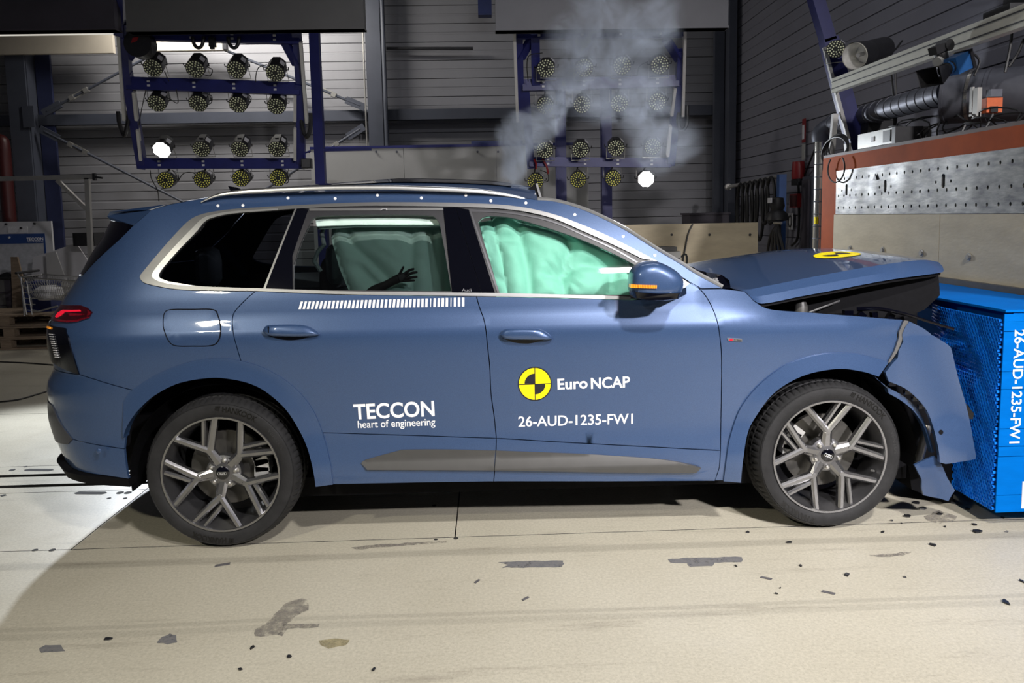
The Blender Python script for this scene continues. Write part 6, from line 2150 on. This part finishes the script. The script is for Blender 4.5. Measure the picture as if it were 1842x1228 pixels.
# vertical bright spiral pipe with elbow, and the spiral duct it feeds
Y1 = yfar + 0.75
a = at_y(1476, 300, Y1)
vp = thing('spiral_pipe', (a[0], Y1, 0), 'bright galvanised spiral pipe standing beside the orange barrier post', 'pipe')
zt_ = at_y(1476, 252, Y1)[2]
MB().cyl((a[0], Y1, 0), (a[0], Y1, zt_), 0.062, n=24).build('pipe', M['galv_bright'], vp, smooth=True)
mb = MB()
for k in range(18):
    zz = .2 + k * .125
    if zz > zt_: break
    mb.lathe([(.062, -.006), (.0655, 0), (.062, .006)], (a[0], Y1, zz), axis=2, n=24)
mb.build('seam_rings', M['galv'], vp)
MB().box((a[0] - .055, Y1 - .05, at_y(1476, 396, Y1)[2]), (0.03, 0.03, .07)).build('yellow_tag', M['decal_yellow'], vp)
d0 = at_y(1478, 238, Y1); d1 = at_y(1500, 222, Y1 - .05)
MB().tube(cr([(a[0], Y1, zt_ - .02), d0, d1], 6), 0.088, 16).build('elbow', M['galv'], vp, smooth=True)
e0, e1 = at_y(1498, 223, Y1 - .05), at_y(1705, 166, 1.15)
sd = thing('spiral_duct', e0, 'grey spiral duct rising from the elbow to the wide duct', 'duct')
MB().cyl(e0, e1, 0.092, n=28).build('duct', M['galv'], sd, smooth=True)
dd = (e1 - e0) / np.linalg.norm(e1 - e0)
mb = MB()
for k in range(16):
    c = e0 + (e1 - e0) * (k + .5) / 16
    mb.cyl(c - dd * .008, c + dd * .008, .0965, n=28, cap=True)
mb.build('seam_rings', M['galv'], sd)
w0, w1 = at_y(1703, 176, 1.05), at_y(1872, 167, 0.62)
wd_ = thing('wide_duct', w0, 'wide dark grey ventilation duct with an orange actuator above the barrier', 'duct')
dw = (w1 - w0) / np.linalg.norm(w1 - w0)
rw = 0.188
MB().cyl(w0, w1, rw, n=48, cap=False).build('shell', M['galv'], wd_, smooth=True)
MB().cyl(w0 + dw * .02, w0 + dw * .035, rw * .985, n=48).build('end_disc', M['galv'], wd_)
for t in (.0, .16, .27, .58, .66):
    c = w0 + dw * t
    MB().cyl(c, c + dw * .022, rw * 1.03, n=48, cap=True).build('flange_ring', M['galv_bright'] if t in (.16, .58) else M['galv'], wd_)
c = at_y(1784, 190, 0.60)
MB().box(c, (0.11, 0.06, 0.10)).build('actuator', M['actuator'], wd_)
MB().box(c + np.array([-.01, -.035, -.03]), (0.05, 0.02, 0.04)).build('actuator_plug', M['lamp_black'], wd_)
MB().box(c + np.array([-.11, -.01, .02]), (0.03, 0.05, 0.20)).build('bracket', M['alu'], wd_)
MB().box(c + np.array([0.0, -.02, .08]), (0.08, 0.05, 0.05)).build('actuator_clamp', M['galv'], wd_)
MB().box(at_y(1748, 183, 0.66), (0.014, 0.03, 0.20)).build('end_handle', M['alu'], wd_)

# leaning blue post with a white edge, third rack seen from the side
Yq = yfar + 0.1
lp = thing('leaning_post', at_y(1545, 278, Yq), 'dark blue post leaning over the end of the barrier', 'post')
MB().bar(at_y(1545, 280, Yq), at_y(1490, 70, Yq), 0.14, 0.12, up=(0, 1, 0)).bar(at_y(1490, 75, Yq), at_y(1462, -20, Yq), 0.11, 0.12, up=(0, 1, 0)).build('post', M['frame_blue'], lp)
MB().bar(at_y(1526, 250, Yq - .08), at_y(1483, 85, Yq - .08), 0.03, 0.03, up=(0, 1, 0)).build('white_edge', M['white_pole'], lp)
for pts, lab in ((((1494, 293), (1502, 205)), 'short white upright at the barrier end, left of the pair'), (((1527, 286), (1524, 258)), 'short white upright at the barrier end, right of the pair'), (((1571, 226), (1573, 200)), 'short aluminium stub behind the black box')):
    tag(MB().bar(at_y(*pts[0], Yq - .05), at_y(*pts[1], Yq - .05), 0.045, 0.045, up=(0, 1, 0)).build('upright_bar', M['white_pole']), lab, 'bar')
# par lamp and halogen lamp near the leaning post
place_lamp(at_y(1503, 88, Yq - .25), (-.55, -1, -.15), (False, False, False), 'single LED floodlight beside the leaning post, top right', 'floodlights by the barrier', 0.78)
Ph = at_y(1537, 101, Yq - .55)
hl = thing('studio_lamp', Ph, 'black studio lamp with an open silver reflector above the aluminium rail', 'lamp')
dh = np.array(Vector((-1.0, -.62, -.30)).normalized())
MB().cyl(Ph, Ph - dh * .16, 0.108, 0.075, n=28, cap=False).build('reflector', M['reflector'], hl, smooth=True)
ringp = []
mb = MB().cyl(Ph + dh * .004, Ph - dh * .012, 0.112, n=28, cap=False)
mb.build('reflector_rim', M['alu_cream'], hl)
MB().cyl(Ph - dh * .15, Ph - dh * .162, 0.076, n=20).build('reflector_back', M['reflector'], hl)
MB().cyl(Ph - dh * .01, Ph - dh * .20, 0.116, 0.10, n=24, cap=False).cyl(Ph - dh * .19, Ph - dh * .46, 0.10, 0.095, n=24).build('housing', M['lamp_black'], hl, smooth=True)
MB().cyl(Ph - dh * .05, Ph - dh * .13, 0.018, n=10).build('bulb', M['sticker'], hl)
MB().tube([Ph - dh * .3 + np.array([-.07, -.05, -.02]), Ph - dh * .28 + np.array([-.02, -.05, -.17]), Ph - dh * .3 + np.array([.08, .03, -.14])], 0.012, 6).build('yoke', M['lamp_black'], hl)
MB().tube(cr([Ph - dh * .45, Ph - dh * .6 + np.array([0, 0, -.05]), Ph - dh * .75 + np.array([0, 0, .02])], 5), 0.008, 6).build('cord', M['cable'], hl)
# long aluminium rail towards the camera
ra, rb_ = at_y(1502, 154, Yq - .1), at_y(1842, 22, 0.0)
rb_ = at_x(1842, 30, ra[0] - .1)
rl = thing('aluminium_rail', ra, 'long cream aluminium rail running above the barrier', 'rail')
MB().bar(ra, rb_ + (rb_ - ra) * .25, 0.06, 0.125).build('profile', M['alu_cream'], rl)
for dz in (.03, -.03):
    o_ = np.array([-.031, 0, dz])
    MB().bar(ra + o_, rb_ + (rb_ - ra) * .25 + o_, 0.004, 0.008).build('groove', M['strip_black'], rl)
q = at_y(1822, 40, 0.15)
tag(MB().box(q + np.array([.1, 0, .05]), (0.42, 0.25, 0.07)).box(q + np.array([.15, 0, .12]), (0.3, 0.2, 0.08)).build('rail_mount', M['lamp_black']), 'dark mounting block at the right end of the aluminium rail', 'mount')
# high-speed camera clamped to the rail
k0 = at_y(1722, 115, .30)
hc_ = thing('high_speed_camera', k0, 'high-speed camera with a blue body and black hood clamped to the rail', 'camera')
dv_ = np.array(Vector((-1.0, -.35, -.42)).normalized())
sd_ = np.cross(dv_, (0, 0, 1)); sd_ /= np.linalg.norm(sd_)
upv = np.cross(sd_, dv_)
Rk = np.array([dv_, sd_, upv]).T
MB().box(k0, (0.13, 0.10, 0.11), Rk).build('body', M['instr_blue'], hc_)
MB().box(k0 - dv_ * .075, (0.025, 0.115, 0.125), Rk).build('rear_plate', M['lamp_black'], hc_)
MB().box(k0 - sd_ * -.052 + upv * .01, (0.03, 0.004, 0.02), Rk).build('label_plate', M['sticker'], hc_)
MB().cyl(k0 + dv_ * .06, k0 + dv_ * .13, 0.042, n=20).build('lens', M['lamp_black'], hc_, smooth=True)
MB().cyl(k0 + dv_ * .085, k0 + dv_ * .10, 0.046, n=20).build('lens_ring', M['instr_blue'], hc_)
hq = k0 + dv_ * .13
h4 = lambda c, w: [c + sd_ * w + upv * w * .7, c - sd_ * w + upv * w * .7, c - sd_ * w - upv * w * .7, c + sd_ * w - upv * w * .7]
MB().loft([h4(hq, .045), h4(hq + dv_ * .13, .085)], closed=True).build('lens_hood', M['lamp_black'], hc_, fixn=False)
c = at_y(1690, 87, .34)
MB().box(c, (0.13, 0.06, 0.05), Rk).cyl(c - dv_ * .05 + sd_ * .04, c - dv_ * .05 - sd_ * .04, 0.038, n=14).cyl(c + upv * -.03, c - upv * .12, 0.04, n=14).build('clamp', M['lamp_black'], hc_)
MB().cyl(c - upv * .075 - dv_ * .02, c - upv * .075 + dv_ * .05, 0.034, n=14).build('clamp_head', M['box_grey'], hc_)
MB().tube(cr([k0 - dv_ * .08, k0 - dv_ * .14 + np.array([0, 0, .02]), k0 - dv_ * .17 + np.array([.03, 0, -.04]), k0 - dv_ * .14 + np.array([.02, 0, -.12])], 5), 0.008, 6).build('cord', M['cable'], hc_)

# gear on top of the barrier
zt2 = 2.115
bx = at_x(1568, 268, XB + .02)
cb = thing('control_box', (bx[0], bx[1], zt2), 'pale grey control box with a small display on the barrier top', 'box')
MB().box((bx[0] + .12, bx[1], zt2 + .07), (0.20, 0.56, 0.12)).build('case', M['box_grey'], cb)
MB().box((bx[0] + .016, bx[1] - .20, zt2 + .07), (0.006, 0.11, 0.09)).build('display', M['lamp_black'], cb)
MB().box((bx[0] + .016, bx[1] + .02, zt2 + .07), (0.006, 0.04, 0.04)).build('button', M['sticker'], cb)
MB().box((bx[0] + .12, bx[1] - .31, zt2 + .065), (0.22, 0.05, 0.13)).build('end_cover', M['lamp_black'], cb)
q = at_x(1565, 243, XB + .45)
tag(MB().box((q[0], q[1], zt2 + .15), (0.25, 0.42, 0.30)).box((q[0], q[1], zt2 + .305), (0.27, 0.44, 0.02)).build('black_case', M['lamp_black']), 'black case standing behind the control box on the barrier', 'case')
q = at_x(1620, 262, XB + .25)
tag(MB().box((q[0], q[1], zt2 + .06), (0.18, 0.55, 0.09)).box((q[0], q[1] - .1, zt2 + .115), (0.16, 0.3, 0.04)).build('cable_tray', M['beam_grey']), 'grey cable tray on the barrier right of the control box', 'tray')
rr = random.Random(5)
for k in range(9):
    px = 1612 + k * 25
    c = at_x(px, 250, XB + .25)
    w = 0.14 + .12 * rr.random(); h = .06 + .14 * rr.random()
    pts = [np.array([c[0] + .05 * math.sin(3 * t + k), c[1] + w * math.cos(t) * 1.1, zt2 + .012 + h * max(0, math.sin(t))]) for t in np.linspace(0, math.pi, 12)]
    tag(MB().tube(pts, 0.006, 6).build('cable_arc', M['cable'], smooth=True), f'black cable arching over the barrier top, {ORD[k]} from the left', 'cable', 'cables on the barrier top')
for k, (x, y0, x1, y1_) in enumerate(((1608, 285, 1610, 120), (1602, 120, 1608, 250), (1822, 30, 1808, 130), (1842, 70, 1815, 120), (1736, 225, 1716, 252), (1786, 205, 1760, 245))):
    yk = 1.9 if k < 2 else 0.4
    tag(MB().tube(cr([at_y(x, y0, yk), at_y((x + x1) / 2 + 3, (y0 + y1_) / 2, yk), at_y(x1, y1_, yk)], 5), 0.009, 6).build('hanging_cable', M['cable']), ('upper ' if k == 1 else '') + ['black cable hanging down behind the studio lamp', 'black cable hanging down behind the studio lamp', 'black cable hanging from the right end of the aluminium rail', 'black cable slanting down at the right edge of the picture', 'black cable under the open end of the wide duct', 'black cable trailing from the orange actuator'][k], 'cable', 'cables above the barrier')
cc_ = thing('cable_coil', at_x(1511, 275, XB + .05), 'coil of black cable hung on the barrier corner by the white uprights', 'cable')
for k in range(4):
    c = at_x(1511, 262, XB + .05)
    pts = [c + np.array([-.02 - .01 * k, (0.20 + .02 * k) * math.cos(t), -.02 * k + (0.10 + .012 * k) * math.sin(t)]) for t in np.linspace(0, tau, 21)]
    MB().tube(pts, 0.008, 6).build('turn', M['cable'], cc_, smooth=True)
c = on_barrier(1504, 303, XB - .08)
tag(MB().tube([c + np.array([0, .16 * math.cos(t), .12 * math.sin(t)]) for t in np.linspace(math.pi * .75, math.pi * 2.25, 21)], 0.007, 6).build('drooping_cable', M['cable'], smooth=True), 'black cable loop drooping over the orange corner', 'cable')

# ================================================================== DEBRIS on the floor
deb = [(1345, 958, 8, 4), (1587, 958, 7, 3), (1758, 957, 18, 9), (1811, 957, 9, 3), (1420, 976, 16, 4), (1678, 981, 13, 8), (1325, 1019, 5, 4), (1440, 1018, 6, 5), (1524, 1035, 13, 9), (1629, 1039, 6, 3),
       (1403, 1058, 4, 3), (1397, 1068, 6, 4), (1838, 1046, 8, 9), (1811, 1084, 12, 14), (453, 1166, 10, 7), (521, 1181, 10, 7), (432, 1204, 9, 7), (671, 1205, 9, 7), (194, 1150, 18, 5),
       (1632, 929, 15, 8), (1753, 944, 10, 6), (1804, 932, 9, 5), (1741, 916, 10, 5), (1660, 915, 16, 7), (1690, 925, 12, 6), (1700, 948, 6, 3), (1605, 937, 5, 3), (1622, 942, 4, 2), (1648, 905, 14, 8), (1715, 905, 12, 6), (1588, 957, 6, 3)]
rr = random.Random(21)
for i, (px, py, w, h) in enumerate(deb):
    c = at_z(px, py)
    sc = (c[1] - CAM[1]) / FPX
    ww, hh = w * sc / 2, h * sc * 1.6 / 2
    n = rr.choice((4, 5, 6))
    pts = []
    for k in range(n):
        t = tau * k / n + rr.uniform(-.3, .3)
        s = rr.uniform(.65, 1.1)
        pts.append((c[0] + ww * s * math.cos(t), c[1] + hh * s * math.sin(t), 0.0012))
    th = min(0.012, 0.004 + 0.2 * min(ww, hh))
    o = MB()
    o.prism(pts, (rr.uniform(-.004, .004), rr.uniform(-.004, .004), th))
    o = o.build('plastic_fragment', M['debris'])
    zone = lambda q: 0 if q[1] > 1100 else (1 if q[1] < 950 else 2)
    same = [q for q in range(len(deb)) if zone(deb[q]) == zone(deb[i])]
    nth = order(same.index(i), [deb[q][0] for q in same])
    tag(o, ('small black plastic crumb on the bottom left floor, ', 'black splinter on the floor right of the front wheel, ', 'black plastic splinter on the open floor below the front wheel, ')[zone(deb[i])] + nth + ' from the left', 'debris',
        ('plastic crumbs in the left foreground', 'splinters under the crushed bumper', 'splinters in the right foreground')[zone(deb[i])])
for px, py, w, ang, lab in ((400, 1016, 28, .35, 'grey tape scrap on the floor under the rear wheel'), (858, 1046, 16, 1.0, 'grey scrap on the floor below the middle of the car'), (945, 1077, 18, .8, 'dark triangular scrap on the floor left of centre'),
                            (1378, 1040, 22, -.5, 'grey sliver on the floor below the front door'), (1490, 1066, 25, -.5, 'grey strip lying on the floor below the front wheel')):
    c = at_z(px, py)
    sc = (c[1] - CAM[1]) / FPX
    R = np.array(Matrix.Rotation(ang, 3, 'Z'))
    L = w * sc / 2
    pts = [c * np.array([1, 1, 0]) + R @ np.array([a * L, b * L * .45, 0]) + np.array([0, 0, .0012]) for a, b in ((-1, -.6), (.9, -.8), (1, .5), (-.8, .7))]
    tag(MB().prism(pts, (0, 0, .0022)).build('tape_scrap', M['debris_grey']), lab, 'debris')

# ================================================================== SMOKE above the windscreen
def smoke():
    c0 = at_y(930, 330, 0.9)
    blobs = [((925, 335), .13, 1.0), ((918, 300), .17, 1.0), ((925, 262), .20, 1.0), ((952, 240), .19, 1.0), ((985, 205), .20, .9), ((1003, 160), .20, .8), ((1035, 120), .24, .75), ((1045, 75), .28, .6), ((1100, 90), .30, .35), ((1150, 180), .36, .30), ((1160, 50), .34, .4), ((1190, 250), .30, .22), ((1075, 180), .26, .35), ((1080, 20), .30, .4)]
    P = [(at_y(*b[0], 1.35), b[1], b[2]) for b in blobs]
    lo = np.min([p - r for p, r, _ in P], axis=0) - .2; hi = np.max([p + r for p, r, _ in P], axis=0) + .2
    lo[2] = max(lo[2], 1.70)
    m = bpy.data.materials.new('drifting_smoke')
    m.use_nodes = True
    nt = m.node_tree; nt.nodes.clear()
    N, L = nt.nodes, nt.links
    out = N.new('ShaderNodeOutputMaterial')
    vol = N.new('ShaderNodeVolumePrincipled')
    vol.inputs['Color'].default_value = (0.84, 0.89, 1.0, 1)
    vol.inputs['Anisotropy'].default_value = 0.45
    geo = N.new('ShaderNodeNewGeometry')
    nz = N.new('ShaderNodeTexNoise'); nz.inputs['Scale'].default_value = 2.3; nz.inputs['Detail'].default_value = 2
    L.new(geo.outputs['Position'], nz.inputs['Vector'])
    sub = N.new('ShaderNodeVectorMath'); sub.operation = 'SUBTRACT'
    L.new(nz.outputs['Color'], sub.inputs[0]); sub.inputs[1].default_value = (.5, .5, .5)
    mul = N.new('ShaderNodeVectorMath'); mul.operation = 'SCALE'; mul.inputs['Scale'].default_value = 0.32
    L.new(sub.outputs[0], mul.inputs[0])
    pos = N.new('ShaderNodeVectorMath'); pos.operation = 'ADD'
    L.new(geo.outputs['Position'], pos.inputs[0]); L.new(mul.outputs[0], pos.inputs[1])
    acc = None
    for c, r, s in P:
        ds = N.new('ShaderNodeVectorMath'); ds.operation = 'DISTANCE'
        L.new(pos.outputs[0], ds.inputs[0]); ds.inputs[1].default_value = tuple(c)
        mr = N.new('ShaderNodeMapRange'); mr.interpolation_type = 'SMOOTHSTEP'
        mr.inputs['From Min'].default_value = r * .15; mr.inputs['From Max'].default_value = r
        mr.inputs['To Min'].default_value = s; mr.inputs['To Max'].default_value = 0
        L.new(ds.outputs['Value'], mr.inputs['Value'])
        if acc is None: acc = mr.outputs[0]
        else:
            mx = N.new('ShaderNodeMath'); mx.operation = 'MAXIMUM'
            L.new(acc, mx.inputs[0]); L.new(mr.outputs[0], mx.inputs[1]); acc = mx.outputs[0]
    n2 = N.new('ShaderNodeTexNoise'); n2.inputs['Scale'].default_value = 6.5; n2.inputs['Detail'].default_value = 7; n2.inputs['Roughness'].default_value = .62; n2.inputs['Distortion'].default_value = .6
    L.new(pos.outputs[0], n2.inputs['Vector'])
    r2 = N.new('ShaderNodeMapRange'); r2.inputs['From Min'].default_value = .38; r2.inputs['From Max'].default_value = .70
    L.new(n2.outputs['Fac'], r2.inputs['Value'])
    md = N.new('ShaderNodeMath'); md.operation = 'MULTIPLY'
    L.new(acc, md.inputs[0]); L.new(r2.outputs[0], md.inputs[1])
    ms = N.new('ShaderNodeMath'); ms.operation = 'MULTIPLY'; ms.inputs[1].default_value = 22.0
    L.new(md.outputs[0], ms.inputs[0])
    L.new(ms.outputs[0], vol.inputs['Density'])
    L.new(vol.outputs[0], out.inputs['Volume'])
    o = MB().box((lo + hi) / 2, hi - lo).build('smoke_plume', m)
    tag(o, 'pale drifting smoke rising above the windscreen', 'smoke', kind='stuff')


smoke()
